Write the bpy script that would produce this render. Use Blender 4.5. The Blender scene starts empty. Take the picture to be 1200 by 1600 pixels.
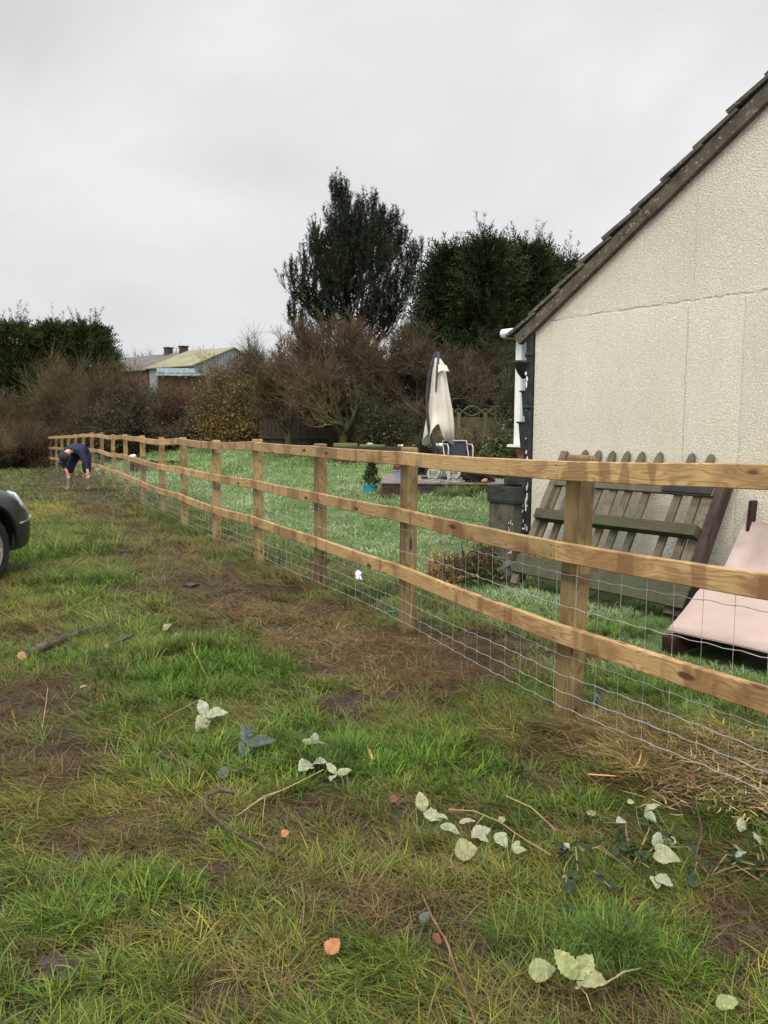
import bpy, bmesh, math, random
import numpy as np
from mathutils import Vector, Matrix, Euler
R = math.radians
random.seed(7); rng = np.random.default_rng(7)
SC = bpy.context.scene

# ------------------------------------------------------------ camera
CAM_H = 1.39
FPX = 1330.0                       # focal length in photo pixels (1200 x 1600)
PITCH, ROLL = R(-5.6), R(0.45)
cd = bpy.data.cameras.new('camera'); cam = bpy.data.objects.new('camera', cd)
SC.collection.objects.link(cam); SC.camera = cam
cd.sensor_fit = 'VERTICAL'; cd.sensor_height = 36.0; cd.lens = FPX / 1600 * 36.0
cd.clip_start = 0.05; cd.clip_end = 6000
CM = Matrix.Translation((0, 0, CAM_H)) @ Euler((R(90) + PITCH, 0, 0)).to_matrix().to_4x4() @ Matrix.Rotation(ROLL, 4, 'Z')
cam.matrix_world = CM
# ------------------------------------------------------------ sky (overcast)
wd = bpy.data.worlds.new('World'); SC.world = wd; wd.use_nodes = True
wn = wd.node_tree.nodes; wl = wd.node_tree.links; wn.clear()
SUN_EL, SUN_AZ = R(48), R(200)     # azimuth clockwise from +Y
def wnode(t, **k):
    n = wn.new(t)
    for a, b in k.items(): setattr(n, a, b)
    return n
sky = wnode('ShaderNodeTexSky', sky_type='NISHITA', sun_disc=False, sun_elevation=SUN_EL, sun_rotation=SUN_AZ)
tc = wnode('ShaderNodeTexCoord'); mp = wnode('ShaderNodeMapping'); mp.inputs['Scale'].default_value = (1, 1, 1.7)
nz = wnode('ShaderNodeTexNoise'); nz.inputs['Scale'].default_value = 2.1; nz.inputs['Detail'].default_value = 5; nz.inputs['Roughness'].default_value = .5; nz.inputs['Distortion'].default_value = .25
wl.new(tc.outputs['Generated'], mp.inputs[0]); wl.new(mp.outputs[0], nz.inputs['Vector'])
cr = wnode('ShaderNodeValToRGB'); e = cr.color_ramp.elements
e[0].position = .32; e[0].color = (.66, .665, .67, 1); e[1].position = .68; e[1].color = (.93, .925, .915, 1)
wl.new(nz.outputs['Fac'], cr.inputs['Fac'])
sep = wnode('ShaderNodeSeparateXYZ'); wl.new(tc.outputs['Generated'], sep.inputs[0])
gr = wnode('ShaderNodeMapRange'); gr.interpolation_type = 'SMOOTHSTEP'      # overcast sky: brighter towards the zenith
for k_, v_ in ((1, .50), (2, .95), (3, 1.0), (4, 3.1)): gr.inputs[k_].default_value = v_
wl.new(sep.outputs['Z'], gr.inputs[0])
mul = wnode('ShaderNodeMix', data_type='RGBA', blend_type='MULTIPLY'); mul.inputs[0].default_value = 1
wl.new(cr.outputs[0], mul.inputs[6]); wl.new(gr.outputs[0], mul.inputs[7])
hz = wnode('ShaderNodeMapRange'); hz.interpolation_type = 'SMOOTHSTEP'
for k_, v_ in ((1, .0), (2, .28), (3, 1.0), (4, 0.0)): hz.inputs[k_].default_value = v_
wl.new(sep.outputs['Z'], hz.inputs[0])
hm = wnode('ShaderNodeMix', data_type='RGBA'); hm.inputs[7].default_value = (.86, .87, .88, 1)
hf = wnode('ShaderNodeMath', operation='MULTIPLY'); hf.inputs[1].default_value = .7
wl.new(hz.outputs[0], hf.inputs[0]); wl.new(hf.outputs[0], hm.inputs[0]); wl.new(mul.outputs[2], hm.inputs[6])
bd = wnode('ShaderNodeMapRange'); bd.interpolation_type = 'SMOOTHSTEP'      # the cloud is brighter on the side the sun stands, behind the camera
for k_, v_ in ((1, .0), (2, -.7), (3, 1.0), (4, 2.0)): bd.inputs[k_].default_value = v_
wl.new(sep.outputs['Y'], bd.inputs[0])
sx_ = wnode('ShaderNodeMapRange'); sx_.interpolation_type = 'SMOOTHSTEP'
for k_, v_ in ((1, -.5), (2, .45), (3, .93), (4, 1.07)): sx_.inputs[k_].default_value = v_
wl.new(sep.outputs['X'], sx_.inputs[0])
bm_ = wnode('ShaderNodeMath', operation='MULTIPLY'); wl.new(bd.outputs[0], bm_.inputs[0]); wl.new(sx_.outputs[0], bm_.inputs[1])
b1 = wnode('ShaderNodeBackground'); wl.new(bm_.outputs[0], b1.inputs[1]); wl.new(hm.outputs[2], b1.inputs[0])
b2 = wnode('ShaderNodeBackground'); b2.inputs[1].default_value = .05; wl.new(sky.outputs[0], b2.inputs[0])
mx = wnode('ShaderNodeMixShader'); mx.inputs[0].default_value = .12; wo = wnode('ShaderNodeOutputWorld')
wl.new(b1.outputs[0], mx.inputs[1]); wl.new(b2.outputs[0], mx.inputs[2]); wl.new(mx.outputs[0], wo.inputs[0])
sd = bpy.data.lights.new('sun', 'SUN'); sd.energy = 1.5; sd.angle = R(25); sd.color = (1, .96, .9)
so = bpy.data.objects.new('sun', sd); SC.collection.objects.link(so)
sv = Vector((math.sin(SUN_AZ) * math.cos(SUN_EL), math.cos(SUN_AZ) * math.cos(SUN_EL), math.sin(SUN_EL)))
so.rotation_euler = sv.to_track_quat('Z', 'Y').to_euler()
SC.view_settings.view_transform = 'Standard'; SC.view_settings.look = 'None'
SC.view_settings.exposure = 0.12; SC.view_settings.gamma = 1.0
SC.cycles.max_bounces = 6; SC.cycles.transparent_max_bounces = 8; SC.cycles.diffuse_bounces = 3

# ------------------------------------------------------------ noise + terrain
def _h(ix, iy, s):
    n = (ix.astype(np.int64) * 374761393 + iy.astype(np.int64) * 668265263 + s * 974634777) & 0xffffffff
    n = ((n ^ (n >> 13)) * 1274126177) & 0xffffffff
    return ((n ^ (n >> 16)) & 0xffff) / 65535.0
def vn(x, y, s=0):
    ix = np.floor(x); iy = np.floor(y); fx = x - ix; fy = y - iy
    fx = fx * fx * (3 - 2 * fx); fy = fy * fy * (3 - 2 * fy)
    a = _h(ix, iy, s); b = _h(ix + 1, iy, s); c = _h(ix, iy + 1, s); d = _h(ix + 1, iy + 1, s)
    return (a + (b - a) * fx) * (1 - fy) + (c + (d - c) * fx) * fy
def fbm(x, y, s=0, o=4):
    t = 0; a = .5; n = 0
    for k in range(o):
        t = t + a * vn(x * 2 ** k + 17 * k, y * 2 ** k - 9 * k, s + k); n += a; a *= .5
    return t / n
def ss(x, a, b):
    t = np.clip((x - a) / (b - a), 0, 1); return t * t * (3 - 2 * t)
# fence line: (pixel x of the post's foot, pixel y, distance) measured post by post
FP = [(2560, 1560, 1.93-.0), (897, 1133, 3.95), (638, 992, 5.75), (500, 925, 7.29), (404, 879, 8.84), (337, 852, 10.3),
      (287, 825, 12.0), (253, 810, 13.6), (223, 792, 15.4), (197, 776, 17.5), (177, 767, 19.6)]
fpts = []
for i, (px, py, d) in enumerate(FP):
    fpts.append((( px - 600) / FPX * d, d))
fpts[0] = (fpts[1][0] + .80, fpts[1][1] - 1.70)
fpts.insert(0, (fpts[0][0] + .80, fpts[0][1] - 1.70)); fpts.insert(0, (fpts[0][0] + .80, fpts[0][1] - 1.70))
for k in range(11):
    x, y = fpts[-1]; fpts.append((x - .80 - .006 * k, y + 1.64))
fpts = np.array(fpts)
NF = len(fpts)
def fence_s(x, y):          # signed sideways distance, + = garden side
    fx = np.interp(y, fpts[:, 1], fpts[:, 0]); fx = np.where(y < fpts[0, 1], fpts[0, 0] + (fpts[0, 1] - y) * .47, fx)
    fx = np.where(y > fpts[-1, 1], fpts[-1, 0] - (y - fpts[-1, 1]) * .5, fx)
    return (x - fx) * .905
def gz(x, y):
    x = np.asarray(x, float); y = np.asarray(y, float)
    s = fence_s(x, y)
    z = -.33 * ss(y, 16, 38)
    z = z + (.26 * ss(s, 1.2, 5.5) + .06 * ss(s, 5, 9)) * ss(y, 6, 12) + .62 * ss(y, 14, 31) * ss(s, .8, 5)
    z = z + .035 * (fbm(x * .7, y * .7, 3, 3) - .5)
    near = ss(60 - np.hypot(x, y), 0, 40)
    z = z + near * (.03 * (fbm(x * 4, y * 4, 5, 3) - .5))
    # heap of cut straw and bank by the fence, trampled dip along it
    z = z + .10 * np.exp(-(((x - 1.35) / .45) ** 2 + ((y - 3.5) / .45) ** 2))
    z = z - .03 * np.exp(-((s + .35) / .35) ** 2) * ss(30 - y, 0, 10)
    return z
def rayd(px, py):
    v = Vector(((px - 600) / FPX, (800 - py) / FPX, -1)); return (CM.to_3x3() @ v)
def atd(px, py, d):         # point seen at photo pixel (px, py), d metres in front
    v = rayd(px, py); t = d / v.y; return Vector((v.x * t, v.y * t, CAM_H + v.z * t))
def gp(px, py):             # ground point seen at photo pixel
    v = rayd(px, py); t = (CAM_H) / max(1e-4, -v.z)
    for _ in range(60):
        z = float(gz(v.x * t, v.y * t)); t2 = (CAM_H - z) / max(1e-4, -v.z); t += (t2 - t) * .4
    return Vector((v.x * t, v.y * t, float(gz(v.x * t, v.y * t))))
def G(x, y): return float(gz(x, y))

# ------------------------------------------------------------ materials
MATS = {}
def newmat(name):
    m = bpy.data.materials.new(name); m.use_nodes = True; m.node_tree.nodes.clear()
    MATS[name] = m; return m, m.node_tree.nodes, m.node_tree.links
def lin(c):
    return tuple([(v / 12.92 if v <= .04045 else ((v + .055) / 1.055) ** 2.4) for v in c[:3]]) + (1,)
def simple(name, c1, c2=None, scale=8, rough=.7, bump=0, bscale=None, metal=0, stretch=(1, 1, 1), detail=5, spec=.3, rnd=0, attr=None, pos=(.35, .65), trans=0, c3=None):
    """noise-mottled surface; rnd varies the brightness per object; attr multiplies a mesh colour attribute"""
    m, N, L = newmat(name)
    o = N.new('ShaderNodeOutputMaterial'); b = N.new('ShaderNodeBsdfPrincipled'); L.new(b.outputs[0], o.inputs[0])
    b.inputs['Roughness'].default_value = rough; b.inputs['Metallic'].default_value = metal; b.inputs['Specular IOR Level'].default_value = spec
    t = N.new('ShaderNodeTexCoord'); oi = N.new('ShaderNodeObjectInfo')
    mp = N.new('ShaderNodeMapping'); mp.inputs['Scale'].default_value = stretch; L.new(t.outputs['Object'], mp.inputs[0])
    ad = N.new('ShaderNodeVectorMath'); ad.operation = 'ADD'; L.new(mp.outputs[0], ad.inputs[0])
    ms = N.new('ShaderNodeMath'); ms.operation = 'MULTIPLY'; ms.inputs[1].default_value = 37; L.new(oi.outputs['Random'], ms.inputs[0]); L.new(ms.outputs[0], ad.inputs[1])
    n = N.new('ShaderNodeTexNoise'); n.inputs['Scale'].default_value = scale; n.inputs['Detail'].default_value = detail; n.inputs['Roughness'].default_value = .6
    L.new(ad.outputs[0], n.inputs['Vector'])
    r = N.new('ShaderNodeValToRGB'); L.new(n.outputs['Fac'], r.inputs[0])
    r.color_ramp.elements[0].position = pos[0]; r.color_ramp.elements[1].position = pos[1]
    r.color_ramp.elements[0].color = tuple(c1[:3]) + (1,); r.color_ramp.elements[1].color = tuple((c2 or c1)[:3]) + (1,)
    if c3:
        e = r.color_ramp.elements.new((pos[0] + pos[1]) / 2); e.color = tuple(c3) + (1,)
    col = r.outputs[0]
    if attr:
        a = N.new('ShaderNodeAttribute'); a.attribute_name = attr; x = N.new('ShaderNodeMix'); x.data_type = 'RGBA'; x.blend_type = 'MULTIPLY'; x.inputs[0].default_value = 1
        L.new(col, x.inputs[6]); L.new(a.outputs['Color'], x.inputs[7]); col = x.outputs[2]
    if rnd:
        mr = N.new('ShaderNodeMapRange'); mr.inputs[3].default_value = 1 - rnd; mr.inputs[4].default_value = 1 + rnd; L.new(oi.outputs['Random'], mr.inputs[0])
        x = N.new('ShaderNodeMix'); x.data_type = 'RGBA'; x.blend_type = 'MULTIPLY'; x.inputs[0].default_value = 1
        L.new(col, x.inputs[6]); L.new(mr.outputs[0], x.inputs[7]); col = x.outputs[2]
    L.new(col, b.inputs['Base Color'])
    if trans:
        tr = N.new('ShaderNodeBsdfTranslucent'); L.new(col, tr.inputs[0]); ms2 = N.new('ShaderNodeMixShader'); ms2.inputs[0].default_value = trans
        L.new(b.outputs[0], ms2.inputs[1]); L.new(tr.outputs[0], ms2.inputs[2]); L.new(ms2.outputs[0], o.inputs[0])
    if bump:
        n2 = N.new('ShaderNodeTexNoise'); n2.inputs['Scale'].default_value = bscale or scale * 3; n2.inputs['Detail'].default_value = 6; L.new(ad.outputs[0], n2.inputs['Vector'])
        bp = N.new('ShaderNodeBump'); bp.inputs['Strength'].default_value = bump; bp.inputs['Distance'].default_value = .01; L.new(n2.outputs['Fac'], bp.inputs['Height']); L.new(bp.outputs[0], b.inputs['Normal'])
    return m
def new_wood(name, light, dark, knot, stain, gloss=.55, lo=.82, hi=1.16):
    """sawn softwood: grain along local X, cathedral rings, knots, smudged stains, a different cut on every piece"""
    m, N, L = newmat(name)
    def nd(t, **k):
        n = N.new(t)
        for a, b in k.items(): setattr(n, a, b)
        return n
    o = nd('ShaderNodeOutputMaterial'); b = nd('ShaderNodeBsdfPrincipled'); L.new(b.outputs[0], o.inputs[0])
    b.inputs['Roughness'].default_value = gloss; b.inputs['Specular IOR Level'].default_value = .35
    t = nd('ShaderNodeTexCoord'); oi = nd('ShaderNodeObjectInfo')
    ms = nd('ShaderNodeMath', operation='MULTIPLY'); ms.inputs[1].default_value = 53; L.new(oi.outputs['Random'], ms.inputs[0])
    cx = nd('ShaderNodeCombineXYZ'); L.new(ms.outputs[0], cx.inputs[0]); L.new(ms.outputs[0], cx.inputs[1]); L.new(ms.outputs[0], cx.inputs[2])
    ad = nd('ShaderNodeVectorMath', operation='ADD'); L.new(t.outputs['Object'], ad.inputs[0]); L.new(cx.outputs[0], ad.inputs[1])
    def mapped(sc):
        q = nd('ShaderNodeMapping'); q.inputs['Scale'].default_value = sc; L.new(ad.outputs[0], q.inputs[0]); return q.outputs[0]
    # knots
    vo = nd('ShaderNodeTexVoronoi', feature='F1'); vo.inputs['Scale'].default_value = 1; vo.inputs['Randomness'].default_value = .9
    L.new(mapped((3.0, 10, 10)), vo.inputs['Vector'])
    kn = nd('ShaderNodeMapRange'); kn.interpolation_type = 'SMOOTHSTEP'
    for k_, v_ in ((1, .10), (2, .17), (3, 1), (4, 0)): kn.inputs[k_].default_value = v_
    L.new(vo.outputs['Distance'], kn.inputs[0])
    pull = nd('ShaderNodeMapRange'); pull.interpolation_type = 'SMOOTHSTEP'
    for k_, v_ in ((1, .05), (2, .55), (3, 2.6), (4, 0)): pull.inputs[k_].default_value = v_
    L.new(vo.outputs['Distance'], pull.inputs[0])
    # rings
    rn = nd('ShaderNodeTexNoise'); rn.inputs['Scale'].default_value = 1; rn.inputs['Detail'].default_value = 3; L.new(mapped((.9, 7, 7)), rn.inputs['Vector'])
    rm = nd('ShaderNodeMath', operation='MULTIPLY'); rm.inputs[1].default_value = 17; L.new(rn.outputs['Fac'], rm.inputs[0])
    ra = nd('ShaderNodeMath', operation='ADD'); L.new(rm.outputs[0], ra.inputs[0]); L.new(pull.outputs[0], ra.inputs[1])
    sx = nd('ShaderNodeSeparateXYZ'); L.new(ad.outputs[0], sx.inputs[0])
    zz = nd('ShaderNodeMath', operation='MULTIPLY_ADD'); zz.inputs[1].default_value = 62; L.new(sx.outputs[2], zz.inputs[0]); L.new(ra.outputs[0], zz.inputs[2])
    fr = nd('ShaderNodeMath', operation='FRACT'); L.new(zz.outputs[0], fr.inputs[0])
    rr = nd('ShaderNodeValToRGB'); L.new(fr.outputs[0], rr.inputs[0])
    e = rr.color_ramp.elements; e[0].position = 0; e[0].color = tuple(dark) + (1,); e[1].position = 1; e[1].color = tuple(dark) + (1,)
    x = e.new(.22); x.color = tuple(light) + (1,); x = e.new(.72); x.color = tuple([a * .86 + c * .14 for a, c in zip(light, dark)]) + (1,)
    fn = nd('ShaderNodeTexNoise'); fn.inputs['Scale'].default_value = 1; fn.inputs['Detail'].default_value = 4; L.new(mapped((6, 190, 190)), fn.inputs['Vector'])
    fm = nd('ShaderNodeMapRange'); fm.inputs[1].default_value = .3; fm.inputs[2].default_value = .7; fm.inputs[3].default_value = .82; fm.inputs[4].default_value = 1.12; L.new(fn.outputs['Fac'], fm.inputs[0])
    m1 = nd('ShaderNodeMix', data_type='RGBA', blend_type='MULTIPLY'); m1.inputs[0].default_value = 1; L.new(rr.outputs[0], m1.inputs[6]); L.new(fm.outputs[0], m1.inputs[7])
    # stains
    sn = nd('ShaderNodeTexNoise'); sn.inputs['Scale'].default_value = 1; sn.inputs['Detail'].default_value = 4; L.new(mapped((3.2, 5, 5)), sn.inputs['Vector'])
    sr = nd('ShaderNodeMapRange'); sr.interpolation_type = 'SMOOTHSTEP'; sr.inputs[1].default_value = .47; sr.inputs[2].default_value = .66; sr.inputs[4].default_value = .72; L.new(sn.outputs['Fac'], sr.inputs[0])
    m2 = nd('ShaderNodeMix', data_type='RGBA'); m2.inputs[7].default_value = tuple(stain) + (1,); L.new(sr.outputs[0], m2.inputs[0]); L.new(m1.outputs[2], m2.inputs[6])
    # cross-wise dirty roller bands where the sawn board met the machine
    bn = nd('ShaderNodeTexNoise'); bn.inputs['Scale'].default_value = 1; bn.inputs['Detail'].default_value = 2; L.new(mapped((5.5, .7, 1.3)), bn.inputs['Vector'])
    br = nd('ShaderNodeMapRange'); br.interpolation_type = 'SMOOTHSTEP'; br.inputs[1].default_value = .57; br.inputs[2].default_value = .62; br.inputs[4].default_value = .6; L.new(bn.outputs['Fac'], br.inputs[0])
    m3 = nd('ShaderNodeMix', data_type='RGBA'); m3.inputs[7].default_value = tuple([v * .75 for v in stain]) + (1,); L.new(br.outputs[0], m3.inputs[0]); L.new(m2.outputs[2], m3.inputs[6])
    m4 = nd('ShaderNodeMix', data_type='RGBA'); m4.inputs[7].default_value = tuple(knot) + (1,); L.new(kn.outputs[0], m4.inputs[0]); L.new(m3.outputs[2], m4.inputs[6])
    mr = nd('ShaderNodeMapRange'); mr.inputs[3].default_value = lo; mr.inputs[4].default_value = hi; L.new(oi.outputs['Random'], mr.inputs[0])
    m5 = nd('ShaderNodeMix', data_type='RGBA', blend_type='MULTIPLY'); m5.inputs[0].default_value = 1; L.new(m4.outputs[2], m5.inputs[6]); L.new(mr.outputs[0], m5.inputs[7])
    L.new(m5.outputs[2], b.inputs['Base Color'])
    bp = nd('ShaderNodeBump'); bp.inputs['Strength'].default_value = .35; bp.inputs['Distance'].default_value = .003; L.new(fn.outputs['Fac'], bp.inputs['Height']); L.new(bp.outputs[0], b.inputs['Normal'])
    return m

# ------------------------------------------------------------ mesh helpers
def link(o, parent=None):
    SC.collection.objects.link(o)
    if parent is not None: o.parent = parent
    return o
def tag(o, label=None, cat=None, group=None, kind=None):
    if label: o['label'] = label
    if cat: o['category'] = cat
    if group: o['group'] = group
    if kind or cat: o['kind'] = kind or 'thing'
    return o
def thing(name, label, cat, loc=(0, 0, 0), rz=0, group=None):
    o = bpy.data.objects.new(name, None); o.empty_display_size = .1; link(o); o.location = loc; o.rotation_euler = (0, 0, rz)
    return tag(o, label, cat, group)
class MB:
    """collects vertices, faces (as index tuples or quad/tri arrays) and material slots"""
    def __init__(s): s.V = []; s.n = 0; s.F = []; s.S = []; s.C = []
    def add(s, V, F, slot=0, col=None):
        V = np.asarray(V, float).reshape(-1, 3); F = np.asarray(F, int)
        if len(V) == 0: return
        s.V.append(V); s.F.append((F + s.n)); s.S.append(np.full(len(F), slot)); s.n += len(V)
        s.C.append(np.ones((len(V), 3)) if col is None else np.broadcast_to(np.asarray(col, float), (len(V), 3)))
    def box(s, c, d, rot=None, slot=0, col=None):
        c = np.array(c, float); d = np.array(d, float) / 2
        P = np.array([(x, y, z) for x in (-1, 1) for y in (-1, 1) for z in (-1, 1)]) * d
        if rot is not None: P = P @ np.array(rot.to_matrix() if hasattr(rot, 'to_matrix') else rot).T
        s.add(P + c, [(0, 1, 3, 2), (4, 6, 7, 5), (0, 4, 5, 1), (2, 3, 7, 6), (0, 2, 6, 4), (1, 5, 7, 3)], slot, col)
    def tube(s, pts, r, k=8, slot=0, caps=True, col=None, closed=False):
        P = np.array([tuple(p) for p in pts], float); n = len(P); r = np.broadcast_to(np.asarray(r, float), (n,))
        T = np.zeros_like(P); T[1:-1] = P[2:] - P[:-2]; T[0] = P[1] - P[0]; T[-1] = P[-1] - P[-2]
        T /= np.linalg.norm(T, axis=1)[:, None] + 1e-12
        u = np.cross(T[0], (0, 0, 1.0));
        if np.linalg.norm(u) < .1: u = np.cross(T[0], (1.0, 0, 0))
        u /= np.linalg.norm(u); V = []
        for i in range(n):
            u = u - T[i] * np.dot(u, T[i]); u /= np.linalg.norm(u) + 1e-12; w = np.cross(T[i], u)
            a = np.arange(k) * 2 * math.pi / k
            V.append(P[i] + r[i] * (np.cos(a)[:, None] * u + np.sin(a)[:, None] * w))
        V = np.concatenate(V); j = np.arange(k); j2 = (j + 1) % k
        F = np.concatenate([np.stack([i * k + j, i * k + j2, (i + 1) * k + j2, (i + 1) * k + j], 1) for i in range(n - 1)])
        s.add(V, F, slot, col)
        if caps and k >= 3:
            for base, rev in ((0, True), ((n - 1) * k, False)):
                ids = list(range(base, base + k)); ids = ids[::-1] if rev else ids
                c = V[ids].mean(0); Vc = np.vstack([V[ids], c]); s.add(Vc, [(q, (q + 1) % k, k) for q in range(k)], slot, col)
    def lathe(s, prof, c=(0, 0, 0), k=20, slot=0, rot=None, col=None):
        prof = np.array(prof, float); n = len(prof); a = np.arange(k) * 2 * math.pi / k
        V = np.stack([np.stack([r * np.cos(a), r * np.sin(a), np.full(k, z)], 1) for r, z in prof]).reshape(-1, 3)
        if rot is not None: V = V @ np.array(rot.to_matrix() if hasattr(rot, 'to_matrix') else rot).T
        j = np.arange(k); j2 = (j + 1) % k
        F = np.concatenate([np.stack([i * k + j, i * k + j2, (i + 1) * k + j2, (i + 1) * k + j], 1) for i in range(n - 1)])
        s.add(V + np.array(c), F, slot, col)
    def build(s, name, mats, parent=None, smooth=False, loc=None, M=None, bevel=0, color=False):
        me = bpy.data.meshes.new(name)
        V = np.concatenate(s.V)
        nf = sum(len(f) for f in s.F); sizes = np.concatenate([np.full(len(f), f.shape[1]) for f in s.F])
        idx = np.concatenate([f.reshape(-1) for f in s.F]); slots = np.concatenate(s.S)
        me.vertices.add(len(V)); me.vertices.foreach_set('co', V.astype(np.float32).ravel())
        me.loops.add(len(idx)); me.loops.foreach_set('vertex_index', idx.astype(np.int32))
        me.polygons.add(nf); st = np.concatenate([[0], np.cumsum(sizes)[:-1]])
        me.polygons.foreach_set('loop_start', st.astype(np.int32)); me.polygons.foreach_set('loop_total', sizes.astype(np.int32))
        me.polygons.foreach_set('material_index', slots.astype(np.int32))
        me.update(calc_edges=True)
        me.polygons.foreach_set('use_smooth', np.full(nf, bool(smooth)))
        if color:
            at = me.color_attributes.new('vcol', 'FLOAT_COLOR', 'POINT'); C = np.concatenate(s.C)
            at.data.foreach_set('color', np.hstack([C, np.ones((len(C), 1))]).astype(np.float32).ravel())
        for m in (mats if isinstance(mats, (list, tuple)) else [mats]): me.materials.append(MATS[m] if isinstance(m, str) else m)
        o = bpy.data.objects.new(name, me); link(o, parent)
        if loc is not None: o.location = loc
        if M is not None: o.matrix_local = M
        if bevel:
            bv = o.modifiers.new('bevel', 'BEVEL'); bv.width = bevel; bv.segments = 2; bv.limit_method = 'ANGLE'
        return o
def frame(p0, p1, up=Vector((0, 0, 1))):
    """matrix with X along p0->p1 and Z close to up"""
    x = (p1 - p0).normalized(); y = up.cross(x).normalized(); z = x.cross(y)
    m = Matrix((x, y, z)).transposed().to_4x4(); m.translation = p0; return m
def plank(mb, L, h, t, seg=10, bow=0, wob=0):
    """board along X from 0 to L, height h (z), thickness t (y), slightly bowed and uneven"""
    n = seg + 1; xs = np.linspace(0, L, n); V = []
    for i, x in enumerate(xs):
        b = bow * math.sin(math.pi * x / L); w = wob * (random.random() - .5)
        c = .004
        V += [(x, -t / 2, -h / 2 + b + w + c), (x, -t / 2, h / 2 + b - c), (x, -t / 2 + c, h / 2 + b), (x, t / 2 - c, h / 2 + b), (x, t / 2, h / 2 + b - c), (x, t / 2, -h / 2 + b + w + c), (x, t / 2 - c, -h / 2 + b + w), (x, -t / 2 + c, -h / 2 + b + w)]
    F = [(i * 8 + j, (i + 1) * 8 + j, (i + 1) * 8 + (j + 1) % 8, i * 8 + (j + 1) % 8) for i in range(seg) for j in range(8)]
    mb.add(V, F); mb.add(V[:8], [tuple(range(8))]); mb.add(V[-8:], [tuple(range(7, -1, -1))])
# ------------------------------------------------------------ material set
new_wood('new_timber', (.48, .322, .145), (.30, .168, .068), (.10, .038, .016), (.22, .11, .048))
new_wood('post_timber', (.36, .255, .11), (.20, .13, .052), (.08, .04, .018), (.13, .078, .036), .55, .68, 1.12)
new_wood('grey_timber', (.15, .122, .085), (.075, .06, .04), (.04, .03, .02), (.09, .08, .05), .7)
new_wood('mossy_timber', (.064, .058, .034), (.034, .031, .019), (.03, .03, .015), (.045, .06, .02), .8)
new_wood('deck_timber', (.24, .20, .17), (.15, .12, .10), (.06, .05, .04), (.10, .09, .07), .6)
simple('dark_timber', (.022, .016, .013), (.06, .042, .032), 6, .8, .4, stretch=(1, 1, 6))
simple('maroon_timber', (.022, .009, .010), (.045, .016, .018), 9, .55, .2)
simple('wire', (.36, .36, .36), (.55, .55, .54), 30, .38, metal=.55, spec=.5)
simple('black_paint', (.010, .012, .013), (.03, .033, .034), 14, .42, .2, rnd=.15)
simple('planter_green', (.016, .024, .022), (.030, .042, .038), 5, .45)
simple('white_upvc', (.72, .74, .75), (.80, .81, .82), 3, .3)
simple('white_splash', (.65, .66, .68), (.8, .8, .8), 5, .6)
simple('brick_red', (.22, .07, .045), (.34, .13, .08), 12, .85, .4)
simple('pink_board', (.30, .235, .205), (.50, .39, .35), 3.0, .45, .15, spec=.35, detail=12, c3=(.45, .345, .305), pos=(.22, .72))
simple('concrete', (.055, .05, .038), (.12, .108, .085), 9, .9, .6)
simple('stone', (.24, .23, .19), (.40, .385, .33), 14, .9, .6)
simple('black_trough', (.018, .021, .019), (.045, .05, .043), 8, .7, .4, stretch=(1, 1, 5))
simple('parasol_cloth', (.54, .49, .41), (.64, .59, .51), 3, .85)
simple('dark_metal', (.03, .034, .04), (.05, .055, .065), 6, .35)
simple('pale_metal', (.34, .34, .33), (.48, .48, .46), 6, .35)
simple('wet_mud', (.022, .016, .011), (.055, .041, .029), 22, .6, 1.0, bscale=30, spec=.4)
simple('chair_sling', (.02, .026, .045), (.035, .04, .06), 30, .7)
simple('blue_glaze', (.02, .21, .32), (.05, .30, .42), 6, .3, spec=.5)
simple('pale_blue_glaze', (.20, .26, .38), (.28, .34, .46), 6, .35, spec=.5)
simple('red_heather', (.20, .07, .04), (.34, .15, .09), 20, .9, attr='vcol')
simple('black_sheet', (.010, .009, .010), (.03, .025, .025), 4, .4, .8, bscale=14)
simple('mossy_sleeper', (.10, .11, .035), (.17, .17, .06), 9, .9, .5)
simple('red_sleeper', (.05, .022, .016), (.10, .05, .035), 5, .85, .3)
simple('pebble_white', (.6, .58, .54), (.75, .73, .7), 5, .6)
simple('pebble_pink', (.42, .24, .18), (.55, .38, .3), 5, .7)
simple('log_bark', (.045, .035, .026), (.12, .095, .07), 16, .9, .8, stretch=(1, 1, 1))
simple('cut_wood', (.42, .24, .10), (.58, .36, .18), 14, .7)
simple('twig_bark', (.045, .03, .021), (.11, .075, .05), 20, .7, .3)
simple('pale_twig', (.26, .17, .09), (.40, .29, .16), 20, .7)
simple('red_twig', (.10, .048, .030), (.20, .12, .075), 12, .6)
simple('bramble_pale', (.29, .32, .18), (.46, .48, .31), 75, .7, .5, trans=.08, attr='vcol', pos=(.3, .6))
simple('bramble_dark', (.022, .045, .016), (.050, .080, .028), 20, .6, .4, spec=.25, trans=.1, attr='vcol')
simple('bramble_stem', (.16, .18, .06), (.24, .13, .07), 8, .6)
simple('yellow_leaf', (.22, .26, .09), (.40, .40, .18), 60, .6, .4, trans=.08, attr='vcol', pos=(.3, .6))
simple('orange_leaf', (.34, .13, .05), (.50, .23, .11), 45, .6, .2, attr='vcol')
simple('dull_red_leaf', (.13, .045, .03), (.24, .10, .055), 40, .6, .2, attr='vcol')
simple('grey_leaf', (.055, .08, .055), (.10, .13, .09), 40, .45, .2, attr='vcol')
simple('orange_chip', (.55, .22, .09), (.65, .35, .16), 30, .6)
simple('teal_rope', (.02, .22, .26), (.04, .30, .34), 30, .6)
simple('blue_rope', (.04, .14, .30), (.08, .2, .38), 30, .6)
simple('litter_white', (.6, .62, .66), (.72, .74, .78), 8, .5)
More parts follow.
